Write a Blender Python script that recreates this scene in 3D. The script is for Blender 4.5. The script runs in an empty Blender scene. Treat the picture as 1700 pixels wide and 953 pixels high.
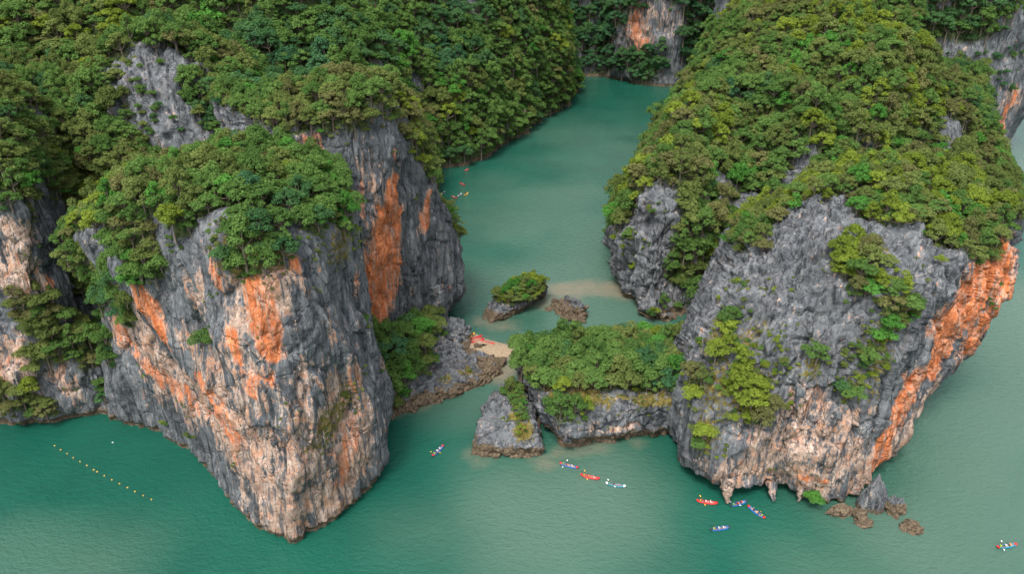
import bpy, bmesh, math, random
import numpy as np
from mathutils import Vector, Matrix, Euler

# ------------------------------------------------------------------ camera, sky, sun, exposure
PITCH = math.radians(26.0); FPX = 1149.0; CAM_H = 105.0
scene = bpy.context.scene
COL = scene.collection
cam_data = bpy.data.cameras.new('camera'); cam = bpy.data.objects.new('camera', cam_data); COL.objects.link(cam)
cam_data.sensor_width = 36.0; cam_data.lens = 36.0 * FPX / 1700.0
cam_data.clip_start = 0.5; cam_data.clip_end = 6000
cam.location = (0, 0, CAM_H); cam.rotation_euler = (math.pi / 2 - PITCH, 0, 0)
scene.camera = cam

SUN_EL = math.radians(62); SUN_AZ = math.radians(205)      # azimuth clockwise from +Y: behind and left of the camera
world = bpy.data.worlds.new('World'); scene.world = world; world.use_nodes = True
wn = world.node_tree; wn.nodes.clear()
sky = wn.nodes.new('ShaderNodeTexSky'); sky.sky_type = 'NISHITA'; sky.sun_disc = False
sky.sun_elevation = SUN_EL; sky.sun_rotation = SUN_AZ; sky.air_density = 1.0; sky.dust_density = 4.0; sky.ozone_density = 1.0
hs = wn.nodes.new('ShaderNodeHueSaturation'); hs.inputs['Saturation'].default_value = 0.30
bg = wn.nodes.new('ShaderNodeBackground'); bg.inputs['Strength'].default_value = 0.15
wo = wn.nodes.new('ShaderNodeOutputWorld')
wn.links.new(sky.outputs[0], hs.inputs['Color']); wn.links.new(hs.outputs[0], bg.inputs[0]); wn.links.new(bg.outputs[0], wo.inputs[0])
sun_d = bpy.data.lights.new('sun', 'SUN'); sun_d.energy = 1.35; sun_d.angle = math.radians(15); sun_d.color = (1.0, 0.95, 0.88)
sun = bpy.data.objects.new('sun', sun_d); COL.objects.link(sun)
sdir = Vector((math.sin(SUN_AZ) * math.cos(SUN_EL), math.cos(SUN_AZ) * math.cos(SUN_EL), math.sin(SUN_EL)))
sun.rotation_euler = sdir.to_track_quat('Z', 'Y').to_euler(); sun.location = sdir * 400
scene.view_settings.view_transform = 'Standard'; scene.view_settings.look = 'None'
scene.view_settings.gamma = 1.0; scene.view_settings.exposure = 1.1
scene.render.engine = 'CYCLES'
scene.cycles.max_bounces = 6; scene.cycles.diffuse_bounces = 3; scene.cycles.glossy_bounces = 2
scene.cycles.transparent_max_bounces = 4; scene.cycles.use_denoising = True

# ------------------------------------------------------------------ surveying helpers: sight lines to world points
CP, SP = math.cos(PITCH), math.sin(PITCH)
def _ray(px, py):
    u = (px - 850) / FPX; v = -(py - 476.5) / FPX
    return u, CP + v * SP, -SP + v * CP
def Q(px, py, z=0.0):                      # where a sight line reaches height z
    d = _ray(px, py); t = (z - CAM_H) / d[2]; return (d[0] * t, d[1] * t, z)
def P(px, py, Y):                          # where it reaches distance Y
    d = _ray(px, py); t = Y / d[1]; return (d[0] * t, Y, CAM_H + d[2] * t)
def W(x, y, z): return (x, y, z)
def project(V):
    V = np.asarray(V, float); y = V[..., 1]; z = V[..., 2] - CAM_H
    dep = y * CP - z * SP
    up = y * SP + z * CP
    dd = np.maximum(dep, 1e-3)
    return 850 + V[..., 0] / dd * FPX, 476.5 - up / dd * FPX, dep

# ------------------------------------------------------------------ noise
_rs = np.random.RandomState(7)
_LAT = _rs.rand(64, 64, 64).astype(np.float32)
def vnoise(p):                             # value noise, -1..1
    i = np.floor(p).astype(np.int64); f = (p - i).astype(np.float32); f = f * f * (3 - 2 * f)
    i0 = i & 63; i1 = (i + 1) & 63
    x0, y0, z0 = i0.T; x1, y1, z1 = i1.T; fx, fy, fz = f.T
    a = _LAT[x0, y0, z0] * (1 - fx) + _LAT[x1, y0, z0] * fx
    b = _LAT[x0, y1, z0] * (1 - fx) + _LAT[x1, y1, z0] * fx
    c = _LAT[x0, y0, z1] * (1 - fx) + _LAT[x1, y0, z1] * fx
    d = _LAT[x0, y1, z1] * (1 - fx) + _LAT[x1, y1, z1] * fx
    a = a * (1 - fy) + b * fy; c = c * (1 - fy) + d * fy
    return (a * (1 - fz) + c * fz) * 2 - 1
def fbm(p, oct=4, gain=0.5):
    r = 0; amp = 1; tot = 0
    for k in range(oct):
        r = r + amp * vnoise(p * (2.03 ** k) + 17.3 * k); tot += amp; amp *= gain
    return r / tot * 1.4
def ridged(p, oct=3):
    r = 0; amp = 1; tot = 0
    for k in range(oct):
        r = r + amp * (1 - 2 * np.abs(vnoise(p * (2.1 ** k) + 9.1 * k))); tot += amp; amp *= 0.5
    return r / tot
def cells(p, seed=0):                      # cell-wise tilted planes: broken, blocky rock faces; also distance to the nearest joint
    i = np.floor(p).astype(np.int64); n = len(p); best = np.full(n, 9.0, np.float32); sec = np.full(n, 9.0, np.float32); val = np.zeros(n, np.float32)
    for a in (-1, 0, 1):
        for b in (-1, 0, 1):
            for c in (-1, 0, 1):
                q = (i + (a, b, c)); x, y, z = ((q + seed * 7) & 63).T
                j = np.stack([_LAT[x, y, z], _LAT[y, z, x], _LAT[z, x, y]], 1)
                r = (p - (q + 0.15 + 0.7 * j)).astype(np.float32); d = (r * r).sum(1)
                g = np.stack([_LAT[x, z, y], _LAT[z, y, x], _LAT[y, x, z]], 1) - 0.5
                v = (g * r).sum(1) * 1.5 + (_LAT[(x + 9) & 63, y, z] - 0.5)
                m = d < best; sec = np.where(m, best, np.minimum(sec, d)); val = np.where(m, v, val); best = np.where(m, d, best)
    return val, np.sqrt(sec) - np.sqrt(best)
def sstep(a, b, x):
    t = np.clip((x - a) / (b - a), 0, 1); return t * t * (3 - 2 * t)

# ------------------------------------------------------------------ node helpers and materials
def new_mat(name):
    m = bpy.data.materials.new(name); m.use_nodes = True; nt = m.node_tree; nt.nodes.clear()
    out = nt.nodes.new('ShaderNodeOutputMaterial'); b = nt.nodes.new('ShaderNodeBsdfPrincipled')
    nt.links.new(b.outputs[0], out.inputs['Surface']); return m, nt, b
class NT:
    def __init__(s, nt): s.nt = nt
    def n(s, t, **kw):
        x = s.nt.nodes.new(t)
        for k, v in kw.items(): setattr(x, k, v)
        return x
    def put(s, sock, v):
        if hasattr(v, 'is_linked') or isinstance(v, bpy.types.NodeSocket): s.nt.links.new(v, sock)
        elif isinstance(v, (tuple, list)) and len(v) == 3 and sock.type == 'RGBA': sock.default_value = (*v, 1)
        else: sock.default_value = v
    def math(s, op, a, b=0.0, clamp=False):
        x = s.n('ShaderNodeMath', operation=op, use_clamp=clamp); s.put(x.inputs[0], a); s.put(x.inputs[1], b); return x.outputs[0]
    def mix(s, f, a, b, mode='MIX'):
        x = s.n('ShaderNodeMix', data_type='RGBA', blend_type=mode); s.put(x.inputs[0], f); s.put(x.inputs[6], a); s.put(x.inputs[7], b); return x.outputs[2]
    def remap(s, v, a, b, c=0.0, d=1.0):
        x = s.n('ShaderNodeMapRange', interpolation_type='SMOOTHSTEP'); s.put(x.inputs[0], v)
        for i, q in enumerate((a, b, c, d)): x.inputs[1 + i].default_value = q
        return x.outputs[0]
    def attr(s, name, out='Fac'): 
        x = s.n('ShaderNodeAttribute', attribute_name=name); return x.outputs[out]
    def pos(s, scale=(1, 1, 1), rot=(0, 0, 0)):
        g = s.n('ShaderNodeNewGeometry'); m = s.n('ShaderNodeMapping'); m.inputs['Scale'].default_value = scale; m.inputs['Rotation'].default_value = rot
        s.nt.links.new(g.outputs['Position'], m.inputs['Vector']); return m.outputs[0]
    def noise(s, vec, scale, detail=4, rough=0.55, dist=0.0):
        x = s.n('ShaderNodeTexNoise'); s.put(x.inputs['Vector'], vec); x.inputs['Scale'].default_value = scale
        x.inputs['Detail'].default_value = detail; x.inputs['Roughness'].default_value = rough; x.inputs['Distortion'].default_value = dist; return x.outputs['Fac']
    def voro(s, vec, scale, feature='DISTANCE_TO_EDGE'):
        x = s.n('ShaderNodeTexVoronoi', feature=feature); s.put(x.inputs['Vector'], vec); x.inputs['Scale'].default_value = scale; return x.outputs['Distance']
    def bump(s, h, strength=0.5, dist=1.0, normal=None):
        x = s.n('ShaderNodeBump'); s.put(x.inputs['Height'], h); x.inputs['Strength'].default_value = strength; x.inputs['Distance'].default_value = dist
        if normal is not None: s.nt.links.new(normal, x.inputs['Normal'])
        return x.outputs[0]

def rock_material():
    m, nt, b = new_mat('limestone'); N = NT(nt)
    g = N.n('ShaderNodeNewGeometry'); sep = N.n('ShaderNodeSeparateXYZ'); nt.links.new(g.outputs['Position'], sep.inputs[0]); zz = sep.outputs[2]
    vert = N.pos((1, 1, 0.13)); iso = N.pos()
    streak = N.noise(vert, 0.55, 6, 0.62, 0.6); big = N.noise(iso, 0.09, 4, 0.6); fine = N.noise(iso, 1.6, 5, 0.65)
    thin = N.noise(N.pos((1, 1, 0.06)), 1.5, 4, 0.6, 0.4)
    t = N.math('ADD', N.math('MULTIPLY', streak, 0.68), N.math('MULTIPLY', fine, 0.32))
    grey = N.mix(N.remap(t, 0.30, 0.72), (0.050, 0.057, 0.067), (0.218, 0.226, 0.235))
    grey = N.mix(N.remap(big, 0.40, 0.66, 0, 0.55), grey, (0.105, 0.118, 0.125))
    # whitish lichen film and dark algae streaks
    grey = N.mix(N.remap(thin, 0.56, 0.72, 0, 0.55), grey, (0.36, 0.34, 0.32))
    grey = N.mix(N.remap(N.noise(N.pos((1, 1, 0.09)), 0.8, 4, 0.6), 0.52, 0.65, 0, 0.82), grey, (0.036, 0.041, 0.047))
    # bare calcite (pale) and iron stain (orange) where the wall has flaked
    pal_a = N.attr('pale'); ora_a = N.attr('orange')
    det = N.math('ADD', N.math('MULTIPLY', streak, 0.55), N.math('MULTIPLY', N.noise(N.pos((1, 1, 0.45)), 0.9, 6, 0.68, 0.5), 0.45))
    pf = N.remap(N.math('ADD', N.math('MAXIMUM', pal_a, N.math('MULTIPLY', ora_a, 0.95)), N.math('MULTIPLY', N.math('SUBTRACT', det, 0.5), 4.6)), 0.34, 0.64)
    palec = N.mix(N.remap(fine, 0.32, 0.7), (0.30, 0.195, 0.145), (0.50, 0.375, 0.30))
    palec = N.mix(N.remap(thin, 0.52, 0.66, 0, 0.5), palec, (0.52, 0.46, 0.41))
    palec = N.mix(N.remap(N.noise(iso, 0.33, 4, 0.6), 0.48, 0.64, 0, 0.6), palec, (0.48, 0.225, 0.12))
    palec = N.mix(N.remap(N.noise(N.pos((1, 1, 0.10)), 1.1, 4, 0.6), 0.53, 0.62, 0, 0.85), palec, (0.10, 0.105, 0.115))
    col = N.mix(pf, grey, palec)
    runs = N.noise(N.pos((1, 1, 0.045)), 0.75, 5, 0.62, 0.3)
    of = N.remap(N.math('ADD', N.math('MULTIPLY', ora_a, N.remap(runs, 0.36, 0.60, 0.42, 1.30)), N.math('MULTIPLY', N.math('SUBTRACT', det, 0.5), 2.2)), 0.26, 0.86)
    orac = N.mix(N.remap(N.math('ADD', N.math('MULTIPLY', thin, 0.6), N.math('MULTIPLY', fine, 0.4)), 0.34, 0.66), (0.42, 0.105, 0.032), (0.68, 0.245, 0.105))
    orac = N.mix(N.remap(N.noise(N.pos((1, 1, 0.10)), 0.9, 5, 0.65), 0.48, 0.68, 0, 0.8), orac, (0.56, 0.36, 0.26))
    orac = N.mix(N.remap(N.noise(N.pos((1, 1, 0.07)), 1.3, 3, 0.6, 0.3), 0.62, 0.70, 0, 0.8), orac, (0.13, 0.075, 0.06))
    col = N.mix(of, col, orac)
    # plants and soil film
    gf = N.attr('veg')
    gfn = N.remap(N.math('ADD', gf, N.math('MULTIPLY', N.math('SUBTRACT', fine, 0.5), 1.3)), 0.40, 0.75)
    floor = N.mix(N.remap(N.noise(iso, 0.8, 4), 0.35, 0.65), (0.030, 0.052, 0.020), (0.085, 0.105, 0.038))
    col = N.mix(gfn, col, floor)
    moss = N.attr('moss')
    mf = N.remap(N.math('ADD', moss, N.math('MULTIPLY', N.math('SUBTRACT', N.noise(iso, 1.1, 6, 0.7), 0.5), 2.6)), 0.42, 0.62)
    col = N.mix(mf, col, N.mix(N.remap(fine, 0.35, 0.65), (0.12, 0.085, 0.025), (0.19, 0.17, 0.045)))
    # cracks
    warp = N.n('ShaderNodeVectorMath', operation='ADD'); w0 = N.n('ShaderNodeTexNoise'); nt.links.new(iso, w0.inputs['Vector']); w0.inputs['Scale'].default_value = 0.5; w0.inputs['Detail'].default_value = 3
    ws = N.n('ShaderNodeVectorMath', operation='SCALE'); nt.links.new(w0.outputs['Color'], ws.inputs[0]); ws.inputs['Scale'].default_value = 2.2
    nt.links.new(N.pos((1, 1, 0.5), (0.12, 0.2, 0)), warp.inputs[0]); nt.links.new(ws.outputs[0], warp.inputs[1])
    c1 = N.voro(warp.outputs[0], 0.15); c2 = N.voro(warp.outputs[0], 0.5)
    cr1 = N.remap(c1, 0.0, 0.035); cr2 = N.remap(c2, 0.0, 0.05)
    crack = N.math('MULTIPLY', N.remap(c1, 0, 0.014, 0.38, 1.0), N.remap(c2, 0, 0.025, 0.62, 1.0))
    col = N.mix(1.0, col, crack, 'MULTIPLY')
    cv = N.n('ShaderNodeTexVoronoi', feature='F1'); nt.links.new(warp.outputs[0], cv.inputs['Vector']); cv.inputs['Scale'].default_value = 0.3
    csep = N.n('ShaderNodeSeparateColor'); nt.links.new(cv.outputs['Color'], csep.inputs[0])
    col = N.mix(1.0, col, N.remap(csep.outputs[0], 0, 1, 0.80, 1.16), 'MULTIPLY')
    # tidal band: brown oyster crust just above the water
    tz = N.math('ADD', zz, N.math('MULTIPLY', N.math('SUBTRACT', N.noise(iso, 0.5, 4), 0.5), 1.8))
    band = N.mix(N.remap(fine, 0.3, 0.7), (0.062, 0.047, 0.033), (0.185, 0.140, 0.092))
    col = N.mix(N.math('MULTIPLY', N.remap(N.math('SUBTRACT', tz, N.math('MULTIPLY', N.math('SUBTRACT', N.attr('tide'), 1.0), 1.8)), 0.9, 1.9, 1, 0), N.attr('tide'), True), col, band)
    nt.links.new(col, b.inputs['Base Color'])
    b.inputs['Roughness'].default_value = 0.9; b.inputs['Specular IOR Level'].default_value = 0.2
    h = N.math('ADD', N.math('MULTIPLY', streak, 1.2), N.math('MULTIPLY', fine, 0.28))
    h = N.math('ADD', h, N.math('MULTIPLY', cr1, 0.22)); h = N.math('ADD', h, N.math('MULTIPLY', cr2, 0.08)); h = N.math('ADD', h, N.math('MULTIPLY', thin, 0.45))
    nt.links.new(N.bump(h, 0.75, 1.0), b.inputs['Normal'])
    return m
ROCK = rock_material()

def leaf_material(name, a, c, trans=0.34):
    m = bpy.data.materials.new(name); m.use_nodes = True; nt = m.node_tree; nt.nodes.clear(); N = NT(nt)
    out = N.n('ShaderNodeOutputMaterial'); oi = N.n('ShaderNodeObjectInfo')
    tc = N.n('ShaderNodeNewGeometry')
    v = N.math('ADD', N.math('MULTIPLY', tc.outputs['Random Per Island'], 0.55), N.math('MULTIPLY', oi.outputs['Random'], 0.45))
    col = N.mix(N.remap(v, 0.12, 0.88), a, c)
    d = N.n('ShaderNodeBsdfDiffuse'); t = N.n('ShaderNodeBsdfTranslucent'); ms = N.n('ShaderNodeMixShader'); ms.inputs[0].default_value = trans
    nt.links.new(col, d.inputs[0]); nt.links.new(N.mix(0.5, col, (0.16, 0.20, 0.03)), t.inputs[0])
    nt.links.new(d.outputs[0], ms.inputs[1]); nt.links.new(t.outputs[0], ms.inputs[2])
    nt.links.new(ms.outputs[0], out.inputs['Surface']); return m
LEAF = [leaf_material('leaf_mid_green',    (0.058, 0.123, 0.032), (0.139, 0.241, 0.061)),
        leaf_material('leaf_olive',        (0.086, 0.125, 0.035), (0.186, 0.230, 0.068)),
        leaf_material('leaf_dark_green',   (0.037, 0.099, 0.038), (0.087, 0.185, 0.067)),
        leaf_material('leaf_yellow_green', (0.109, 0.157, 0.023), (0.242, 0.315, 0.047)),
        leaf_material('leaf_brown_green',  (0.098, 0.108, 0.040), (0.196, 0.200, 0.076)),
        leaf_material('leaf_bright_green', (0.045, 0.146, 0.028), (0.113, 0.297, 0.055)),
        leaf_material('leaf_blue_green',   (0.035, 0.103, 0.047), (0.083, 0.196, 0.087))]
LEAF_WORD = ['mid green', 'olive', 'dark green', 'yellow-green', 'brownish', 'bright green', 'bluish green']
def plain(name, col, rough=0.6, var=0.25, scale=8.0, spec=0.3):
    m, nt, b = new_mat(name); N = NT(nt)
    f = N.noise(N.pos(), scale, 3)
    nt.links.new(N.mix(N.remap(f, 0.3, 0.7), tuple(x * (1 - var) for x in col), tuple(min(1, x * (1 + var)) for x in col)), b.inputs['Base Color'])
    b.inputs['Roughness'].default_value = rough; b.inputs['Specular IOR Level'].default_value = spec; return m
BARK = plain('bark', (0.16, 0.13, 0.10), 0.9, 0.3)

# ------------------------------------------------------------------ object helpers
def tag(o, label=None, cat=None, group=None, kind=None):
    for k, v in (('label', label), ('category', cat), ('group', group), ('kind', kind)):
        if v: o[k] = v
    return o
def mesh_np(name, V, F, smooth=True):
    me = bpy.data.meshes.new(name); V = np.asarray(V, np.float32); F = np.asarray(F, np.int32)
    me.vertices.add(len(V)); me.vertices.foreach_set('co', V.ravel())
    k = F.shape[1]
    me.loops.add(F.size); me.loops.foreach_set('vertex_index', F.ravel())
    me.polygons.add(len(F)); me.polygons.foreach_set('loop_start', np.arange(0, F.size, k, dtype=np.int32))
    try: me.polygons.foreach_set('loop_total', np.full(len(F), k, np.int32))
    except Exception: pass
    me.polygons.foreach_set('use_smooth', np.full(len(F), smooth, bool)); me.update(calc_edges=True); return me
def link(name, me, mat=None, parent=None):
    o = bpy.data.objects.new(name, me); COL.objects.link(o)
    if mat is not None and me is not None and len(me.materials) == 0: me.materials.append(mat)
    if parent is not None: o.parent = parent
    return o
def fattr(me, name, arr):
    a = me.attributes.new(name, 'FLOAT', 'POINT'); a.data.foreach_set('value', np.asarray(arr, np.float32))
def empty(name, loc, rz=0.0):
    o = bpy.data.objects.new(name, None); o.empty_display_size = 0.5; COL.objects.link(o); o.location = loc; o.rotation_euler = (0, 0, rz); return o

# ------------------------------------------------------------------ rock masses: walls lofted through surveyed columns
MASS = {}
def catmull(p0, p1, p2, p3, t, k=0.42):
    t2, t3 = t * t, t * t * t
    return ((2 * t3 - 3 * t2 + 1) * p1 + (t3 - 2 * t2 + t) * k * (p2 - p0) + (-2 * t3 + 3 * t2) * p2 + (t3 - t2) * k * (p3 - p1))
def build_mass(key, name, cols, spacing, hidden=(), amp=1.0, flute=0.8, karren=0.0, blocky=0.0, facet=0.0, fsize=(5, 5, 9), curtain=0.0, fz=None, gully=0.0, notch=0.8, big=1.0, seed=0, coarse=4.0, tide=1.0, cap=5, skirt=True):
    """cols: list of columns, each a list of points base -> ridge, counter-clockwise seen from above."""
    A = np.array(cols, float)                                    # M x L x 3
    if skirt:
        low = A[:, :1].copy(); low[:, 0, 2] = -3.0; A = np.concatenate([low, A], 1)
    M, L, _ = A.shape
    vis = np.array([c not in hidden for c in range(M)])
    # rows along the height
    rows = []
    seg = np.linalg.norm(np.diff(A, axis=1), axis=2)             # M x L-1
    for l in range(L - 1):
        n = max(1, int(math.ceil(seg[vis, l].max() / spacing)))
        a, b = A[:, l], A[:, l + 1]; z0 = A[:, l - 1] if l else 2 * a - b; z3 = A[:, l + 2] if l + 2 < L else 2 * b - a
        for t in np.arange(n) / n: rows.append(catmull(z0, a, b, z3, t))
    rows.append(A[:, -1])
    last = A[:, -1]; cen = last.mean(0)
    for t in np.linspace(0, 1, cap + 1)[1:]: rows.append(last * (1 - t) + cen * t)
    R = np.array(rows)                                           # V x M x 3
    pts = []
    for c in range(M):
        d = (c + 1) % M; sp = spacing * (coarse if (not vis[c] or not vis[d]) and not (vis[c] and vis[d]) else 1.0)
        if not vis[c] and not vis[d]: sp = spacing * coarse * 1.5
        n = max(2, int(math.ceil(np.linalg.norm(R[:, d] - R[:, c], axis=1).max() / sp)))
        p0, p3 = R[:, c - 1], R[:, (c + 2) % M]
        for t in np.arange(n) / n: pts.append(catmull(p0, R[:, c], R[:, d], p3, t))
    G = np.array(pts).transpose(1, 0, 2)                         # V x U x 3
    nv, nu, _ = G.shape
    def normals(G):
        du = np.roll(G, -1, 1) - np.roll(G, 1, 1); dv = np.gradient(G, axis=0)
        n = np.cross(du, dv); return n / np.maximum(np.linalg.norm(n, axis=2, keepdims=True), 1e-6)
    n0 = normals(G); p = G.reshape(-1, 3); nn = n0.reshape(-1, 3)
    s = seed * 13.7
    steep = 1 - np.clip(nn[:, 2], 0, 1) ** 2
    d = big * 2.2 * fbm(p * (0.05, 0.05, 0.045) + s, 3) + amp * 1.1 * fbm(p * (0.16, 0.16, 0.11) + s + 31, 4)
    if flute: d += flute * steep * (ridged(p * (0.30, 0.30, 0.045) + s + 5, 3) * 0.9 + 0.45 * fbm(p * (0.9, 0.9, 0.16) + s, 2))
    if karren:
        q = p + 2.5 * np.stack([vnoise(p * 0.11 + s), vnoise(p * 0.11 + 40 + s), vnoise(p * 0.11 + 80 + s)], 1)
        d += karren * (1.3 * ridged(q * (0.20, 0.20, 0.13) + s + 3, 2) + 0.75 * ridged(q * (0.62, 0.5, 0.30) + s + 61, 2))
    if blocky:
        q = p * (0.22, 0.22, 0.20) + 0.6 * np.stack([vnoise(p * 0.2 + s), vnoise(p * 0.2 + 9 + s), vnoise(p * 0.2 + 22 + s)], 1)
        d += blocky * (np.abs(vnoise(q + s)) * 1.8 + 0.6 * np.abs(vnoise(q * 2.6 + s)) - 0.8)
    if gully: d += gully * (ridged(p * (0.030, 0.030, 0.014) + s + 77, 2) + 0.5 * fbm(p * 0.075 + s + 33, 2))
    if facet:
        q = p / np.array(fsize) + 0.35 * np.stack([vnoise(p * 0.13 + s), vnoise(p * 0.13 + 50 + s), vnoise(p * 0.13 + 70 + s)], 1)
        q = q @ np.array([[1, 0, 0.18], [0, 1, 0.10], [-0.18, 0.12, 1]])
        v1, e1 = cells(q, seed); v2, e2 = cells(q * 2.3 + 5.5, seed + 3)
        fc = facet * (1.5 * v1 + 0.42 * v2 - 0.55 * sstep(0.16, 0.0, e1) - 0.25 * sstep(0.16, 0.0, e2))
        if fz:
            k = sstep(fz[0], fz[1], p[:, 2] + 4 * vnoise(p * 0.12 + s)); fc = fc * k; q = p * (0.42, 0.42, 0.05) + s
            d += (1 - k) * (1.0 * ridged(q, 3) + 0.5 * ridged(p * (1.1, 1.1, 0.10) + s, 2))
        d += fc
    d += 0.22 * amp * fbm(p * 0.7 + s + 7, 3)
    d -= np.average(d, weights=None)
    zc = p[:, 2] + (curtain * (1.5 * vnoise(p * (0.13, 0.13, 0) + s) + 0.55 * ridged(p * (0.45, 0.45, 0) + s, 2)) if curtain else 0.5 * vnoise(p * 0.4 + s))
    d -= notch * (sstep(2.2, 1.0, zc) if curtain else sstep(2.6, 0.6, zc))
    row_fade = np.clip((nv - 1 - np.arange(nv)) / max(cap, 1), 0, 1)
    d = d * np.repeat(0.35 + 0.65 * row_fade, nu)
    G2 = (p + nn * d[:, None]).reshape(nv, nu, 3)
    n1 = normals(G2)
    idx = np.arange(nv * nu).reshape(nv, nu)
    a = idx[:-1]; b = np.roll(idx, -1, 1)[:-1]; c = np.roll(idx, -1, 1)[1:]; e = idx[1:]
    F = np.stack([a, b, c, e], -1).reshape(-1, 4)
    V = G2.reshape(-1, 3); Nn = n1.reshape(-1, 3)
    me = mesh_np(name, V, F); o = link(name, me, ROCK)
    ms = dict(obj=o, me=me, V=V, N=Nn, F=F, key=key, orange=np.zeros(len(V)), pale=np.zeros(len(V)), veg=np.zeros(len(V)), moss=np.zeros(len(V)), tide=np.full(len(V), tide), smooth=nn, base=p, s=s)
    px, py, dep = project(V); ms['px'], ms['py'], ms['dep'] = px, py, dep
    MASS[key] = ms
    return ms
def pick(ms, px, py, r=7):
    dd = np.hypot(ms['px'] - px, ms['py'] - py)
    for k in (1, 2, 4, 8):
        c = np.where(dd < r * k)[0]
        if len(c): return c[np.argmin(ms['dep'][c])]
    return int(np.argmin(dd))
def patch(key, attr, spots, strength=1.0, rough=0.55):
    """spots: (px, py, radius across in m, radius up in m[, strength]) anchored on the wall itself"""
    ms = MASS[key]; V = ms['V']; wob = fbm(V * (0.22, 0.22, 0.14) + 50 + ms['s'], 3)
    for sp in spots:
        c = V[pick(ms, sp[0], sp[1])]; k = sp[4] if len(sp) > 4 else strength
        q = np.sqrt(((V[:, 0] - c[0]) ** 2 + (V[:, 1] - c[1]) ** 2) / sp[2] ** 2 + ((V[:, 2] - c[2]) / sp[3]) ** 2)
        f = k * sstep(1.6, 0.35, q + rough * wob)
        ms[attr] = np.maximum(ms[attr], f) if k > 0 else np.clip(ms[attr] + f, 0, 1)
def line_patch(key, attr, pts, r, strength=1.0, rough=0.5):
    ms = MASS[key]; V = ms['V']; wob = fbm(V * (0.25, 0.25, 0.14) + 90 + ms['s'], 3)
    C = [V[pick(ms, x, y)] for x, y in pts]
    best = np.full(len(V), 9.0)
    for i in range(len(C) - 1):
        a, b = C[i], C[i + 1]; ab = b - a; t = np.clip(((V - a) @ ab) / max(ab @ ab, 1e-6), 0, 1)
        rr = r if np.isscalar(r) else r[i] * (1 - t) + r[i + 1] * t
        best = np.minimum(best, np.linalg.norm(V - (a + t[:, None] * ab), axis=1) / rr)
    ms[attr] = np.maximum(ms[attr], strength * sstep(1.6, 0.4, best + rough * wob))
def cover(key, lo, hi, noise=0.25, nscale=0.06, base=0.0):
    """ground that is flat enough carries plants"""
    ms = MASS[key]; nz = 0.45 * ms['N'][:, 2] + 0.55 * ms['smooth'][:, 2]
    v = sstep(lo, hi, nz + noise * fbm(ms['V'] * nscale + 11 + ms['s'], 3)); ms['veg'] = np.clip(v + base, 0, 1) * (ms['V'][:, 2] > 1.6)
def finish(key):
    ms = MASS[key]
    for a in ('orange', 'pale', 'veg', 'moss', 'tide'): fattr(ms['me'], a, ms[a])

def col6(w, *pts): return [*pts]
def up(x, y, zs, lean=(0, 0)):                                    # a hidden column straight up
    return [(x + lean[0] * z, y + lean[1] * z, z) for z in zs]

# --- A: the big prow in front on the left
build_mass('A', 'limestone_cliff', [
    [Q(195, 694), P(178, 630, 141), P(168, 550, 142), P(168, 475, 143), P(130, 405, 150), P(300, 290, 156)],
    [Q(265, 722), P(235, 640, 133), P(198, 540, 132), P(188, 440, 130), P(150, 385, 138), P(310, 285, 154)],
    [Q(340, 778), P(310, 680, 121), P(275, 530, 119), P(258, 398, 117), P(205, 335, 128), P(330, 280, 152)],
    [Q(395, 852), P(385, 730, 108), P(365, 550, 108), P(345, 380, 110), P(310, 300, 124), P(380, 250, 152)],
    [Q(490, 907), P(480, 780, 100), P(455, 570, 102), P(428, 400, 106), P(410, 315, 122), P(430, 240, 152)],
    [Q(570, 857), P(563, 760, 107), P(545, 580, 108), P(520, 400, 112), P(500, 325, 125), P(480, 262, 152)],
    [Q(628, 785), P(630, 690, 120), P(603, 560, 121), P(588, 395, 123), P(572, 328, 133), P(530, 278, 152)],
    [Q(633, 700), P(634, 640, 138), P(606, 545, 139), P(590, 425, 140), P(582, 352, 146), P(560, 300, 154)],
    up(-37, 160, (0, 15, 30, 42, 50, 55), (-0.28, 0)), up(-60, 178, (0, 15, 30, 45, 52, 57)), up(-97, 172, (0, 15, 30, 42, 50, 55))],
    0.34, hidden=(8, 9, 10), amp=0.8, flute=0.6, facet=0.75, fsize=(8, 8, 15), fz=(10, 24), seed=1, curtain=0.7)
# --- B: the taller wall behind it with the orange streak
build_mass('B', 'limestone_cliff', [
    [W(-76, 160, 0), W(-76, 160, 20), W(-75, 160, 42), P(438, 240, 159), P(430, 200, 166), P(440, 165, 178)],
    [W(-60, 158, 0), W(-60, 158, 20), W(-59, 157, 46), P(515, 228, 156), P(500, 182, 163), P(490, 145, 178)],
    [W(-46, 158, 0), W(-45, 158, 18), P(575, 340, 155), P(592, 195, 158), P(575, 155, 165), P(560, 130, 178)],
    [W(-37, 160, 0), P(606, 560, 160), P(622, 400, 161), P(640, 182, 163), P(632, 148, 168), P(615, 128, 179)],
    [W(-31, 166, 0), P(650, 535, 167), P(664, 385, 169), P(664, 240, 168), P(664, 190, 172), P(648, 150, 181)],
    [W(-27, 176, 0), P(703, 512, 177), P(712, 405, 178), P(700, 285, 178), P(690, 245, 182), P(668, 195, 187)],
    [Q(742, 524), P(758, 480, 193), P(766, 440, 194), P(748, 360, 192), P(726, 310, 194), P(700, 262, 197)],
    [W(-20, 215, 0), W(-19, 215, 8), W(-20, 214, 17), W(-25, 212, 28), W(-30, 208, 37), W(-36, 202, 46)],
    up(-50, 225, (0, 10, 25, 40, 50, 58)), up(-88, 212, (0, 15, 35, 55, 64, 67))],
    0.40, hidden=(7, 8, 9), amp=0.8, flute=1.1, facet=0.7, fsize=(5, 5, 14), seed=2)
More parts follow.
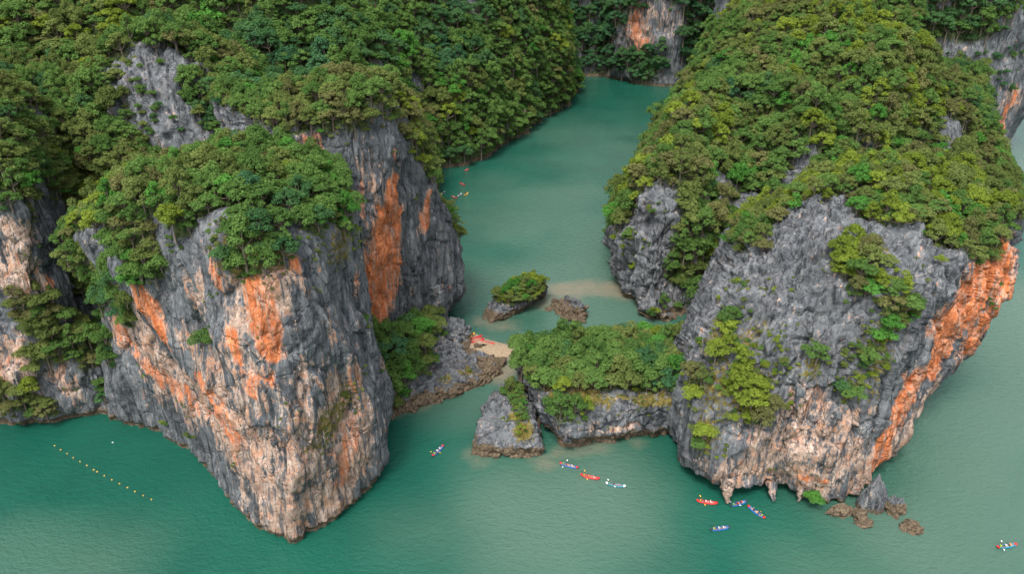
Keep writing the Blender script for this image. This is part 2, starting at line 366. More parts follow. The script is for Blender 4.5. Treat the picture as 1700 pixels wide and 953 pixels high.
# --- D: the wall at the left edge
build_mass('D', 'limestone_cliff', [
    [W(-165, 140, 0), W(-165, 140, 25), W(-162, 141, 45), W(-158, 143, 60), W(-152, 158, 72), W(-150, 190, 80)],
    [Q(0, 706), P(0, 600, 139), P(0, 450, 141), P(0, 335, 142), P(-10, 240, 150), P(0, 150, 178)],
    [Q(90, 700), P(75, 600, 140), P(62, 480, 142), P(52, 380, 144), P(45, 300, 152), P(40, 175, 182)],
    [Q(160, 697), P(150, 620, 142), P(125, 540, 146), P(105, 455, 150), P(90, 385, 158), P(90, 230, 190)],
    [Q(202, 694), P(182, 640, 143), P(168, 560, 150), P(150, 480, 160), P(135, 425, 168), P(130, 270, 195)],
    up(-85, 168, (0, 10, 18, 26, 32, 40)), up(-95, 205, (0, 15, 30, 42, 48, 54)), up(-165, 225, (0, 20, 40, 60, 70, 78))],
    0.45, hidden=(0, 5, 6, 7), amp=0.9, flute=0.8, facet=0.8, fsize=(7, 7, 13), seed=3, curtain=0.7)
# --- C: domed hill behind
build_mass('C', 'karst_hill', [
    [W(-152, 225, 15), W(-148, 225, 38), W(-142, 225, 54), W(-133, 225, 67), W(-121, 224, 76), W(-112, 222, 80)],
    [W(-132, 184, 12), W(-130, 187, 30), W(-127, 192, 47), W(-122, 199, 63), W(-116, 207, 74), W(-110, 218, 80)],
    [W(-103, 178, 12), W(-103, 181, 30), W(-103, 186, 48), W(-103, 193, 63), W(-104, 202, 75), W(-106, 217, 81)],
    [W(-74, 183, 15), W(-76, 186, 32), W(-79, 191, 47), W(-84, 199, 60), W(-91, 207, 71), W(-101, 218, 79)],
    [W(-54, 206, 25), W(-57, 208, 38), W(-62, 211, 49), W(-70, 215, 58), W(-83, 218, 69), W(-98, 221, 77)],
    [W(-62, 255, 25), W(-66, 252, 38), W(-72, 248, 50), W(-80, 243, 60), W(-89, 236, 70), W(-101, 226, 78)],
    [W(-105, 268, 20), W(-106, 263, 38), W(-107, 256, 52), W(-107, 249, 65), W(-108, 240, 75), W(-108, 228, 80)],
    [W(-145, 255, 15), W(-142, 252, 36), W(-137, 248, 52), W(-130, 242, 66), W(-121, 235, 75), W(-111, 226, 80)]],
    0.7, hidden=(5, 6, 7), amp=1.3, flute=0.9, karren=0.7, facet=1.0, fsize=(5, 5, 8), notch=0, seed=4)
# --- F: forested hill filling the upper left
build_mass('F', 'forested_hill', [
    [W(-360, 200, 0), W(-355, 215, 30), W(-350, 240, 58), W(-345, 275, 85), W(-340, 320, 108), W(-320, 380, 120)],
    [W(-230, 225, 0), W(-228, 238, 30), W(-226, 258, 55), W(-224, 285, 80), W(-222, 322, 106), W(-215, 380, 120)],
    [W(-150, 240, 10), W(-150, 255, 34), W(-150, 272, 56), W(-150, 296, 80), W(-152, 326, 104), W(-155, 380, 120)],
    [W(-95, 246, 10), W(-96, 260, 34), W(-98, 274, 54), W(-102, 294, 76), W(-108, 320, 98), W(-120, 380, 118)],
    [W(-50, 252, 0), W(-52, 258, 20), W(-57, 268, 42), W(-66, 288, 65), W(-78, 315, 88), W(-100, 380, 114)],
    [W(-40, 300, 0), W(-43, 302, 18), W(-50, 308, 40), W(-60, 320, 62), W(-74, 340, 84), W(-100, 390, 112)],
    [W(-48, 345, 0), W(-52, 346, 15), W(-60, 350, 36), W(-70, 358, 58), W(-84, 372, 82), W(-108, 405, 112)],
    up(-120, 470, (0, 20, 50, 80, 100, 112)), up(-330, 470, (0, 20, 50, 80, 105, 118))],
    1.1, hidden=(7, 8), amp=1.8, flute=0.6, big=2.0, gully=7.5, seed=5, notch=0)
# --- E: forested headland above the lagoon
build_mass('E', 'forested_hill', [
    [W(-52, 340, 0), W(-54, 342, 10), W(-60, 352, 35), W(-68, 370, 62), W(-74, 398, 84), W(-62, 470, 104)],
    [Q(737, 282), W(-39, 357, 10), W(-45, 366, 35), W(-55, 384, 62), W(-61, 409, 84), W(-48, 470, 104)],
    [Q(830, 251), W(-9, 399, 10), W(-15, 408, 35), W(-24, 424, 64), W(-29, 446, 87), W(-30, 500, 106)],
    [Q(880, 212), W(11, 459, 10), W(6, 465, 38), W(-2, 476, 70), W(-9, 492, 92), W(-15, 530, 108)],
    [Q(941, 176), W(40, 527, 10), W(37, 531, 40), W(30, 538, 72), W(20, 550, 95), W(0, 580, 110)],
    [Q(948, 128), W(51, 655, 10), W(46, 653, 40), W(38, 648, 72), W(28, 640, 95), W(5, 630, 110)],
    up(0, 720, (0, 20, 50, 80, 100, 110)), up(-150, 690, (0, 20, 50, 80, 105, 115)), up(-130, 480, (0, 20, 50, 80, 100, 108))],
    1.1, hidden=(6, 7, 8), amp=1.8, flute=1.0, big=1.6, gully=4.5, seed=6)
# --- G: the wall closing the lagoon
build_mass('G', 'limestone_cliff', [
    up(20, 680, (0, 15, 45, 75, 100, 120)),
    [Q(952, 126), W(62, 664, 12), W(62, 668, 42), W(61, 676, 74), W(60, 690, 100), W(60, 740, 125)],
    [Q(1000, 127), W(84, 664, 12), W(85, 668, 42), W(86, 676, 74), W(86, 690, 100), W(86, 740, 125)],
    [Q(1024, 131), W(92, 640, 12), W(92, 640, 40), W(93, 643, 72), W(96, 652, 96), W(100, 730, 122)],
    [Q(1070, 140), W(115, 617, 12), W(114, 616, 40), W(114, 619, 72), W(115, 630, 96), W(120, 700, 122)],
    [Q(1122, 143), W(141, 610, 12), W(142, 611, 40), W(143, 615, 70), W(146, 628, 94), W(150, 700, 122)],
    [W(170, 640, 0), W(172, 642, 12), W(174, 645, 42), W(177, 650, 72), W(181, 660, 96), W(185, 720, 124)],
    [W(230, 640, 0), W(230, 642, 12), W(230, 646, 42), W(230, 652, 74), W(230, 665, 98), W(230, 720, 124)],
    up(420, 640, (0, 20, 50, 80, 100, 120)), up(420, 780, (0, 20, 50, 80, 100, 120)), up(20, 780, (0, 20, 50, 80, 100, 120))],
    1.2, hidden=(8, 9, 10), amp=1.5, flute=1.6, big=1.4, seed=7)
# --- R: cliff behind on the right
build_mass('R', 'limestone_cliff', [
    up(130, 440, (0, 25, 50, 72, 92, 108)),
    [W(190, 372, 0), W(190, 374, 25), P(1525, 160, 372), P(1505, 70, 378), P(1480, -40, 390), P(1450, -120, 420)],
    [W(238, 356, 0), P(1598, 250, 358), P(1600, 160, 362), P(1600, 60, 368), P(1590, -50, 380), P(1560, -130, 415)],
    [Q(1652, 270), P(1664, 240, 375), P(1692, 150, 375), P(1712, 50, 378), P(1705, -50, 388), P(1660, -130, 420)],
    [W(295, 430, 0), W(302, 430, 12), W(308, 430, 40), W(308, 430, 66), W(302, 430, 86), W(285, 440, 104)],
    up(280, 540, (0, 25, 50, 72, 92, 108)), up(160, 540, (0, 25, 50, 72, 92, 108))],
    0.9, hidden=(0, 4, 5, 6), amp=1.3, flute=1.6, big=1.4, seed=8)
# --- H: the long wooded ridge on the right
s1 = P(1160, 240, 250); s2 = P(1215, 120, 300); s3 = P(1290, 10, 350); s4 = P(1360, -70, 395); s5 = P(1440, -60, 390)
build_mass('H', 'forested_hill', [
    [W(152, 520, 0), W(150, 518, 20), W(148, 512, 45), W(148, 500, 65), W(152, 480, 82), W(178, 450, 96)],
    [W(104, 420, 0), W(101, 418, 14), W(103, 410, 35), W(113, 396, 58), W(128, 382, 78), s4],
    [W(68, 330, 0), W(65, 330, 10), W(69, 322, 25), W(82, 314, 45), W(98, 318, 64), s3],
    [W(46, 265, 0), W(43, 262, 8), W(46, 257, 17), W(56, 254, 30), W(72, 264, 47), s2],
    [Q(1028, 478), P(1020, 440, 217), P(1028, 380, 219), P(1062, 318, 222), P(1095, 282, 232), s1],
    [Q(1085, 534), P(1078, 480, 194), P(1085, 400, 198), P(1098, 330, 206), P(1130, 285, 225), s1],
    [Q(1135, 532), P(1130, 505, 196), P(1140, 430, 203), P(1150, 370, 212), P(1175, 285, 232), s2],
    [W(75, 205, 0), P(1185, 475, 208), P(1205, 415, 214), P(1225, 350, 222), P(1262, 250, 245), s3],
    [W(105, 215, 0), W(105, 217, 12), P(1300, 340, 225), P(1330, 260, 236), P(1365, 150, 265), s3],
    [W(140, 225, 0), W(140, 228, 20), P(1420, 280, 240), P(1450, 200, 252), P(1470, 90, 280), s4],
    [W(180, 262, 0), W(178, 264, 20), P(1540, 260, 272), P(1540, 200, 282), P(1522, 110, 300), s5],
    [W(192, 330, 0), W(190, 330, 25), W(185, 330, 45), W(178, 330, 64), W(170, 335, 80), s5],
    up(200, 450, (0, 25, 50, 70, 85, 97))],
    0.75, hidden=(0, 12), amp=1.5, flute=1.0, big=1.6, karren=0.8, facet=1.2, fsize=(4, 4, 9), gully=6.0, seed=9)
# --- S: rocky spur between ridge and back cliff
build_mass('S', 'limestone_cliff', [
    [W(165, 285, 5), W(165, 286, 20), P(1530, 235, 285), P(1535, 180, 288), P(1550, 150, 294), P(1575, 133, 300)],
    [W(185, 262, 5), W(185, 264, 15), P(1570, 262, 268), P(1570, 200, 274), P(1575, 155, 286), P(1582, 133, 299)],
    [W(208, 270, 0), W(208, 271, 10), P(1618, 255, 276), P(1612, 190, 282), P(1602, 155, 290), P(1590, 135, 300)],
    [W(222, 295, 0), W(221, 295, 12), P(1645, 235, 297), P(1632, 185, 300), P(1612, 155, 303), P(1592, 136, 305)],
    up(215, 330, (0, 15, 30, 42, 50, 55)), up(175, 330, (5, 15, 30, 42, 50, 55))],
    0.8, hidden=(4, 5), amp=1.2, flute=1.2, seed=10, cap=3)
# --- J: the front karst tower on the right
build_mass('J', 'limestone_cliff', [
    [Q(1128, 715), P(1124, 660, 137), P(1131, 590, 138), P(1178, 500, 142), P(1245, 405, 150), P(1310, 345, 158)],
    [Q(1152, 795), P(1146, 730, 119), P(1168, 620, 122), P(1222, 510, 130), P(1285, 412, 142), P(1335, 335, 153)],
    [Q(1207, 833), P(1212, 760, 112), P(1242, 630, 116), P(1292, 500, 125), P(1332, 400, 138), P(1368, 325, 151)],
    [Q(1290, 815), P(1292, 740, 113), P(1322, 620, 115), P(1372, 480, 124), P(1402, 390, 136), P(1420, 318, 152)],
    [Q(1375, 835), P(1382, 750, 111), P(1405, 620, 114), P(1462, 470, 122), P(1482, 380, 136), P(1470, 296, 158)],
    [Q(1438, 815), P(1448, 740, 116), P(1482, 640, 119), P(1555, 470, 126), P(1560, 390, 140), P(1530, 285, 163)],
    [W(79, 125, 0), P(1494, 700, 128), P(1545, 595, 133), P(1615, 435, 138), P(1622, 372, 148), P(1560, 280, 168)],
    [W(86, 140, 0), P(1556, 625, 144), P(1626, 548, 147), P(1670, 440, 149), P(1690, 345, 156), P(1600, 272, 174)],
    [W(88, 162, 0), W(98, 166, 10), W(109, 170, 22), W(117, 172, 38), W(114, 178, 46), P(1580, 262, 182)],
    [W(85, 190, 0), W(86, 191, 10), W(87, 192, 22), W(87, 192, 36), W(86, 190, 46), P(1480, 262, 180)],
    [W(55, 182, 0), W(55, 182, 8), W(56, 180, 18), W(58, 178, 28), W(60, 174, 38), P(1390, 285, 174)]],
    0.34, hidden=(8, 9, 10), amp=0.8, flute=0.45, karren=0.30, facet=1.15, fsize=(3.0, 3.0, 7.5), fz=(11, 21), notch=3.6, curtain=1.9, seed=11)
# --- low islets and the rocky spit
build_mass('K', 'rock_islet', [
    [Q(864, 628), Q(861, 618, 3), Q(859, 608, 6), Q(862, 598, 9), Q(884, 596, 10), Q(950, 605, 11)],
    [Q(925, 742), Q(921, 722, 4), Q(914, 697, 8), Q(907, 660, 11), Q(914, 640, 11.6), Q(960, 610, 11.6)],
    [Q(1000, 737), Q(1000, 716, 4), Q(1000, 690, 8), Q(1000, 658, 11.5), Q(1000, 640, 12), Q(1000, 612, 12)],
    [Q(1080, 730), Q(1080, 709, 4), Q(1082, 686, 8), Q(1082, 662, 11.5), Q(1080, 640, 12), Q(1050, 612, 12)],
    [Q(1132, 716), Q(1136, 698, 4), Q(1138, 674, 8), Q(1138, 648, 11.5), Q(1130, 630, 12), Q(1080, 608, 11.6)],
    up(54, 160, (0, 3, 5.5, 8, 9.5, 10.5)), [W(34, 169, 0), W(34, 168.6, 2), W(34, 168, 4.5), W(33, 166, 7), W(31, 162, 8.6), W(28, 157, 10)],
    [W(8, 166, 0), W(8, 166, 2), W(9, 165, 4), W(11, 163, 6), W(14, 160, 8), W(18, 156, 9.6)]],
    0.33, hidden=(5,), amp=0.6, flute=0.25, big=0.4, blocky=0.3, facet=0.8, fsize=(4, 4, 4), notch=1.1, seed=12)
build_mass('L', 'rock_islet', [
    [Q(778, 750), Q(786, 738, 1.6), Q(790, 718, 3.2), Q(798, 692, 5.2), Q(815, 672, 6.0), Q(838, 655, 6.6)],
    [Q(815, 760), Q(820, 748, 1.6), Q(822, 732, 3.2), Q(826, 706, 5.2), Q(836, 690, 6.0), Q(845, 668, 6.6)],
    [Q(862, 762), Q(862, 750, 1.6), Q(862, 738, 3.2), Q(862, 712, 5.2), Q(860, 692, 6.0), Q(852, 668, 6.6)],
    [Q(902, 757), Q(900, 747, 1.6), Q(896, 734, 3.2), Q(887, 710, 5.2), Q(874, 690, 6.0), Q(857, 664, 6.6)],
    [Q(890, 690), Q(884, 682, 2), Q(880, 670, 3.4), Q(872, 656, 5.2), Q(864, 650, 6.0), Q(854, 650, 6.6)],
    [Q(858, 640), Q(857, 640, 2), Q(854, 638, 3.4), Q(852, 638, 5.2), Q(850, 640, 6.0), Q(847, 645, 6.6)],
    [Q(818, 665), Q(818, 662, 2), Q(818, 658, 3.4), Q(824, 654, 5.2), Q(832, 650, 6.0), Q(840, 648, 6.6)]],
    0.3, amp=0.5, flute=0.2, big=0.3, blocky=0.2, facet=0.7, fsize=(2.6, 2.6, 3), notch=0.5, seed=13)
build_mass('M', 'rock_islet', [
    [Q(797, 528), Q(803, 518, 1.62), Q(812, 508, 3.24), Q(822, 498, 4.86), Q(835, 490, 6.21), Q(850, 482, 7.02)],
    [Q(815, 538), Q(822, 528, 1.35), Q(830, 518, 2.97), Q(838, 505, 4.59), Q(845, 494, 6.21), Q(855, 484, 7.02)],
    [Q(850, 526), Q(852, 518, 1.62), Q(854, 510, 3.24), Q(858, 500, 4.86), Q(862, 492, 6.48), Q(864, 483, 7.29)],
    [Q(882, 508), Q(886, 501, 1.89), Q(888, 494, 4.05), Q(888, 486, 5.94), Q(880, 482, 7.02), Q(870, 478, 7.56)],
    [Q(904, 488), Q(908, 481, 2.43), Q(907, 474, 4.86), Q(900, 468, 7.02), Q(888, 470, 7.83), Q(874, 474, 8.10)],
    [Q(885, 477), Q(885, 475, 2.16), Q(882, 472, 4.32), Q(880, 468, 6.48), Q(875, 468, 7.56), Q(868, 472, 8.10)],
    [Q(835, 490), Q(835, 488, 1.89), Q(836, 485, 3.51), Q(838, 482, 5.13), Q(845, 480, 6.48), Q(856, 478, 7.56)],
    [Q(812, 510), Q(815, 506, 1.62), Q(820, 502, 3.24), Q(826, 496, 4.59), Q(838, 488, 5.94), Q(852, 481, 7.02)]],
    0.26, amp=0.45, flute=0.15, big=0.25, blocky=0.2, facet=0.6, fsize=(2.4, 2.4, 2), notch=0.5, seed=14)
build_mass('N', 'rock_islet', [
    [Q(904, 513), Q(908, 509, 0.7), Q(914, 505, 1.4), Q(922, 501, 2.0), Q(930, 500, 2.6), Q(938, 500, 2.8)],
    [Q(935, 529), Q(935, 524, 0.7), Q(935, 519, 1.4), Q(936, 513, 2.0), Q(938, 508, 2.7), Q(942, 504, 3.0)],
    [Q(963, 541), Q(962, 535, 0.8), Q(960, 529, 1.5), Q(957, 521, 2.2), Q(954, 512, 3.2), Q(950, 506, 3.4)],
    [Q(973, 526), Q(972, 521, 0.9), Q(970, 516, 1.8), Q(967, 511, 2.8), Q(962, 506, 3.8), Q(954, 504, 3.8)],
    [Q(966, 512), Q(966, 509, 0.8), Q(965, 507, 1.6), Q(962, 504, 2.6), Q(958, 501, 3.6), Q(950, 502, 3.6)],
    [Q(935, 503), Q(935, 502, 0.8), Q(934, 500, 1.6), Q(934, 498, 2.2), Q(938, 498, 2.8), Q(944, 500, 3.0)]],
    0.24, amp=0.5, flute=0.1, big=0.2, blocky=0.3, facet=0.9, fsize=(1.5, 1.5, 1.2), notch=0.4, seed=15, cap=3)
build_mass('O', 'rocky_spit', [
    [Q(632, 695), Q(632, 680, 2), Q(630, 655, 5), Q(632, 625, 8), Q(640, 590, 11), Q(650, 560, 13)],
    [Q(680, 680), Q(680, 668, 1.6), Q(680, 645, 4), Q(680, 615, 7), Q(685, 585, 9.5), Q(690, 555, 11)],
    [Q(735, 664), Q(735, 655, 1.2), Q(733, 640, 2.6), Q(730, 615, 4), Q(728, 590, 6), Q(722, 560, 7.5)],
    [Q(795, 643), Q(793, 636, 0.8), Q(788, 626, 1.8), Q(778, 612, 2.4), Q(762, 590, 3), Q(745, 562, 4.2)],
    [Q(838, 602), Q(834, 598, 0.8), Q(826, 596, 1.4), Q(805, 594, 1.8), Q(778, 586, 2), Q(756, 564, 3.6)],
    [Q(800, 588), Q(796, 587, 0.7), Q(790, 585, 1.2), Q(780, 582, 1.5), Q(770, 575, 2.2), Q(755, 556, 3.8)],
    [Q(776, 556), Q(772, 553, 1.0), Q(767, 549, 2.0), Q(762, 545, 3.0), Q(755, 543, 3.8), Q(745, 543, 4.6)],
    [Q(748, 530), Q(745, 530, 1.2), Q(740, 530, 2.5), Q(735, 530, 4), Q(728, 533, 5.2), Q(720, 540, 6.4)],
    [W(-34, 190, 0), W(-34, 189, 2), W(-34, 187, 5), W(-34, 184, 8), W(-35, 180, 9.5), W(-36, 176, 11)],
    up(-44, 150, (0, 2, 5, 8, 11, 13))],
    0.3, hidden=(8, 9), amp=0.6, flute=0.1, big=0.4, blocky=0.5, facet=0.9, fsize=(2.6, 2.6, 2.0), notch=0.4, seed=16)

# ------------------------------------------------------------------ where plants, bare calcite and iron stains sit on the rock
cover('A', 0.42, 0.62); cover('B', 0.45, 0.65); cover('C', 0.28, 0.48, 0.3, 0.06, 0.12); cover('D', 0.52, 0.70, 0.3)
cover('E', -0.40, -0.10, 0.4, 0.04); cover('F', -0.3, 0.0, 0.3, 0.04); cover('G', -0.05, 0.2, 0.5, 0.03, 0.12); cover('H', 0.10, 0.36, 0.45, 0.05)
cover('J', 0.62, 0.8, 0.25); MASS['J']['veg'] *= sstep(133, 143, MASS['J']['V'][:, 1] + 4 * vnoise(MASS['J']['V'] * 0.15)); cover('R', 0.40, 0.68, 0.5, 0.05, 0.14); cover('S', 0.15, 0.5, 0.5)
cover('K', 0.5, 0.7, 0.2, 0.15); cover('L', 1.5, 1.7, 0.1); cover('M', 0.95, 1.2, 0.2); cover('N', 1.2, 1.5, 0.1); cover('O', 1.1, 1.4, 0.2)
# A
patch('A', 'veg', [(150, 470, 7, 9), (140, 510, 4, 8), (150, 590, 3, 4), (235, 420, 4, 7), (540, 330, 8, 5), (450, 350, 10, 6), (200, 400, 9, 9), (320, 340, 12, 6)])
patch('A', 'veg', [(270, 392, 4, 4, -1), (300, 400, 3.5, 5, -1), (340, 390, 4.5, 5, -1), (400, 392, 4, 4, -1), (440, 400, 4, 4, -1), (500, 398, 4, 4, -1), (550, 398, 4, 4, -1), (590, 392, 3.5, 4, -1), (195, 445, 3.5, 4, -1), (380, 355, 3, 2.5, -.8), (470, 350, 3, 2.5, -.8)])
line_patch('A', 'pale', [(195, 545), (260, 600), (310, 650), (370, 720), (420, 800), (480, 870)], [5, 6, 7, 8, 9, 8], 0.82)
line_patch('A', 'orange', [(190, 560), (270, 640), (340, 690)], 3.0, 0.55)
line_patch('A', 'orange', [(600, 640), (595, 720), (570, 800)], 2.4, 0.5)
patch('A', 'pale', [(435, 500, 5, 9, .8), (400, 590, 4, 9, .6), (560, 720, 8, 10, .72), (480, 760, 9, 10, .66), (600, 640, 4, 8, .6), (590, 760, 6, 8, .8), (540, 840, 7, 6, .9), (500, 470, 3, 4, .55), (350, 460, 3, 4, .5), (640, 600, 3, 5, .6), (300, 560, 3, 4, .6), (270, 640, 8, 9, .6), (230, 560, 6, 8, .6), (330, 600, 5, 7, .55), (420, 660, 6, 6, .6), (520, 620, 5, 4, .5), (560, 640, 4, 5, .6), (440, 760, 9, 8, .7), (300, 690, 6, 6, .6)])
line_patch('A', 'orange', [(235, 500), (255, 540), (265, 565)], 3.6, 0.8)
line_patch('A', 'orange', [(425, 470), (440, 520), (465, 585)], [2.2, 3.0, 2.2], 0.9)
line_patch('A', 'orange', [(385, 565), (405, 620), (420, 660)], 1.4, 0.72)
line_patch('A', 'orange', [(325, 640), (350, 680), (385, 730)], 2.6, 0.66)
patch('A', 'orange', [(350, 455, 2.6, 3, .7), (190, 550, 2.5, 4, .6), (385, 770, 2.5, 3, .6), (445, 640, 3, 1.5, .55), (205, 555, 3, 3, .6), (595, 620, 2, 3, .45), (500, 430, 1.5, 2, .6), (600, 470, 1.2, 4, .5)])
patch('A', 'moss', [(560, 690, 6, 4, .62), (590, 650, 4, 4, .5), (420, 420, 8, 4, .5), (530, 740, 4, 3, .5), (380, 430, 6, 3, .5), (570, 410, 5, 5, .55)])
patch('A', 'veg', [(400, 405, 3.2, 4.5), (450, 395, 3, 3), (300, 385, 2.4, 2.5), (530, 372, 3, 3), (575, 370, 2.5, 2.5)])
# B
line_patch('B', 'orange', [(658, 310), (646, 390), (636, 460), (622, 530), (612, 565)], [3.0, 6.5, 8.0, 6.5, 4.0], 1.25, 0.3)
line_patch('B', 'orange', [(664, 250), (662, 330)], 0.9, 0.75)
line_patch('B', 'orange', [(718, 325), (714, 375)], [1.5, 2.4], 0.8)
patch('B', 'orange', [(525, 250, 3.2, 5.5, .72), (750, 480, 1.2, 1.5, .5), (600, 340, 1.2, 8, .5)])
patch('A', 'pale', [(330, 500, 3, 6, .55), (480, 660, 5, 7, .5), (250, 600, 8, 10, .7), (360, 640, 6, 8, .62), (560, 560, 3, 5, .45), (610, 720, 4, 7, .7)])
patch('B', 'pale', [(640, 340, 3, 12, .6), (610, 300, 2, 12, .45), (700, 400, 2, 3, .45)])
patch('B', 'veg', [(700, 235, 7, 8), (715, 275, 5, 5), (560, 180, 12, 5)])
patch('B', 'veg', [(700, 330, 6, 7, -1)])
# D
patch('D', 'veg', [(65, 525, 5, 4), (95, 570, 5, 5), (135, 560, 4, 8), (150, 470, 5, 8), (20, 680, 6, 3), (70, 690, 4, 2), (10, 280, 8, 8), (45, 240, 10, 8)])
line_patch('D', 'pale', [(15, 390), (25, 440), (35, 470)], 4.0, 0.85)
patch('D', 'pale', [(15, 600, 6, 9, .75), (100, 640, 3, 7, .6), (80, 470, 2, 4, .6), (0, 640, 6, 6, .7), (45, 655, 5, 4, .55)])
patch('D', 'orange', [(20, 430, 3, 5, .45), (90, 470, 1.2, 2, .55), (5, 600, 3, 3, .5)])
# C: bare dome
patch('C', 'veg', [(225, 90, 11, 9, -1), (255, 175, 9, 12, -1), (290, 220, 9, 13, -1), (185, 160, 6, 8, -.9), (310, 260, 6, 8, -.9), (270, 270, 6, 9, -.9), (350, 115, 9, 5, -.8), (250, 130, 8, 8, -.8)])
patch('C', 'veg', [(158, 258, 12, 12)]); patch('D', 'veg', [(158, 258, 14, 12), (120, 300, 10, 10), (140, 330, 8, 8)])
# E F
patch('E', 'veg', [(875, 190, 5, 8, -1), (850, 215, 4, 4, -.8), (690, 140, 5, 10, -.8), (790, 8, 9, 6, -.7), (750, 60, 6, 6, -.6)])
patch('E', 'pale', [(875, 190, 5, 9, .8)])
patch('F', 'veg', [(690, 140, 5, 12, -1), (640, 110, 5, 8, -.7), (350, 110, 6, 4, -.8)]); patch('F', 'pale', [(690, 140, 4, 12, .8)])
# G
patch('G', 'veg', [(1075, 55, 24, 30, -1), (1120, 80, 14, 30, -1), (1060, 90, 20, 20, -1), (980, 112, 30, 8, -.6), (1110, 130, 16, 9, -.8)])
patch('G', 'veg', [(1065, 115, 14, 14), (1160, 60, 14, 20)])
line_patch('G', 'orange', [(1052, 20), (1048, 55), (1066, 85)], [6, 9, 7], 0.62)
patch('G', 'pale', [(1055, 50, 16, 22, .62), (1110, 40, 10, 14, .35)])
# H
patch('H', 'veg', [(1070, 380, 10, 16, -1), (1065, 340, 8, 9, -1), (1085, 450, 10, 15, -1), (1050, 430, 8, 13, -1), (1205, 330, 6, 12, -1), (1190, 300, 6, 8, -1), (1230, 360, 5, 8, -.8), (1290, 340, 9, 13, -1), (1262, 400, 8, 12, -1), (1330, 295, 6, 9, -1), (1250, 330, 4, 8, -.8), (1190, 290, 4, 4, -.6), (1220, 130, 6, 5, -.7), (1110, 510, 4, 4, -.8), (1230, 175, 4, 5, -.6), (1330, 250, 4, 6, -.6), (1190, 355, 5, 6, -.8), (1460, 60, 4, 4, -.5), (1215, 300, 3, 9, -.8), (1290, 390, 7, 8, -.8), (1330, 330, 5, 7, -.7), (1240, 250, 3, 6, -.7), (1375, 210, 4, 6, -.6), (1170, 150, 4, 5, -.6), (1400, 60, 4, 6, -.6), (1120, 215, 3, 5, -.7)])
patch('H', 'veg', [(1140, 440, 5, 10), (1140, 390, 4, 9), (1165, 460, 6, 8)])
patch('H', 'orange', [(1040, 500, 3, 2.5, .5)])
# R S
line_patch('R', 'orange', [(1690, 160), (1672, 190), (1668, 230)], 4, 0.65); patch('R', 'pale', [(1685, 170, 8, 8, .7), (1665, 250, 5, 6, .7), (1560, 240, 12, 3, .4)])
patch('R', 'veg', [(1600, 40, 20, 14), (1500, 20, 20, 12), (1560, 100, 10, 8, -.5), (1640, 120, 20, 12, -.7), (1600, 130, 20, 10, -.5), (1680, 200, 14, 14, -1)])
patch('S', 'veg', [(1570, 200, 6, 8, -.8), (1560, 230, 5, 5, -.6)]); patch('S', 'veg', [(1590, 150, 9, 4), (1625, 190, 6, 7)])
# J
patch('J', 'veg', [(1345, 360, 7, 6, -1), (1310, 400, 8, 8, -1), (1400, 350, 5, 4, -1), (1380, 400, 8, 8, -1), (1480, 420, 3, 5, -1), (1260, 440, 5, 5, -1), (1440, 345, 3, 3, -.5), (1300, 450, 7, 7, -1), (1350, 470, 6, 6, -1), (1260, 490, 6, 6, -1), (1400, 480, 4, 5, -1), (1220, 500, 4, 4, -1), (1420, 370, 3.5, 4, -1), (1540, 450, 4, 5, -1), (1370, 340, 5, 4, -1), (1340, 400, 8, 8, -1), (1460, 380, 3, 4, -1), (1400, 330, 5, 5, -1), (1450, 410, 4, 5, -1), (1500, 440, 4, 5, -1), (1340, 330, 5, 5, -1), (1300, 360, 5, 5, -1), (1520, 400, 3, 3, -.8)])
patch('J', 'veg', [(1420, 440, 4, 4), (1440, 465, 3, 3), (1500, 520, 3.2, 2.6), (1480, 545, 2.2, 1.8), (1640, 400, 7, 5), (1590, 395, 5, 3), (1560, 350, 9, 5), (1410, 410, 3, 3)])
patch('J', 'veg', [(1240, 655, 2.6, 3), (1185, 590, 2.2, 3), (1170, 735, 1.6, 2.4), (1440, 595, 2.2, 3.2), (1260, 690, 2.2, 2.4), (1205, 545, 2.0, 2.4), (1225, 610, 1.8, 2), (1400, 660, 1.6, 2.4), (1350, 600, 1.2, 1.6), (1150, 650, 1.8, 2.4), (1470, 560, 2, 2.4)], 0.8, 0.9)
patch('J', 'moss', [(1240, 640, 5, 5, .6), (1190, 640, 5, 8, .62), (1170, 720, 3, 5, .6), (1450, 590, 4, 8, .5), (1230, 560, 5, 5, .5), (1340, 610, 2.5, 3, .5), (1180, 560, 4, 5, .6), (1410, 650, 3, 4, .5), (1440, 640, 3, 6, .4), (1290, 830, 1.6, 3, .7)])
line_patch('J', 'orange', [(1655, 420), (1630, 480), (1595, 530), (1560, 590)], [6, 8.5, 8, 6], 1.1, 0.35)
line_patch('J', 'orange', [(1675, 440), (1660, 500), (1630, 570)], [6, 7, 5], 0.85, 0.5)
line_patch('J', 'orange', [(1560, 590), (1525, 650), (1480, 720), (1455, 785)], [5.5, 4.2, 3.2, 2.4], 0.85, 0.5)
patch('J', 'orange', [(1350, 803, 3, .7, .8), (1650, 540, 4, 5, .8), (1620, 590, 5, 4, .75)])
line_patch('J', 'pale', [(1560, 660), (1500, 730), (1450, 800)], [4, 4.5, 5], 0.8)
patch('J', 'pale', [(1290, 740, 7, 7, .72), (1340, 700, 6, 6, .72), (1250, 785, 6, 4, .66), (1400, 770, 7, 6, .7), (1320, 800, 8, 4, .8), (1190, 790, 4, 3, .6), (1400, 710, 6, 4, .6), (1610, 580, 8, 6, .5)])
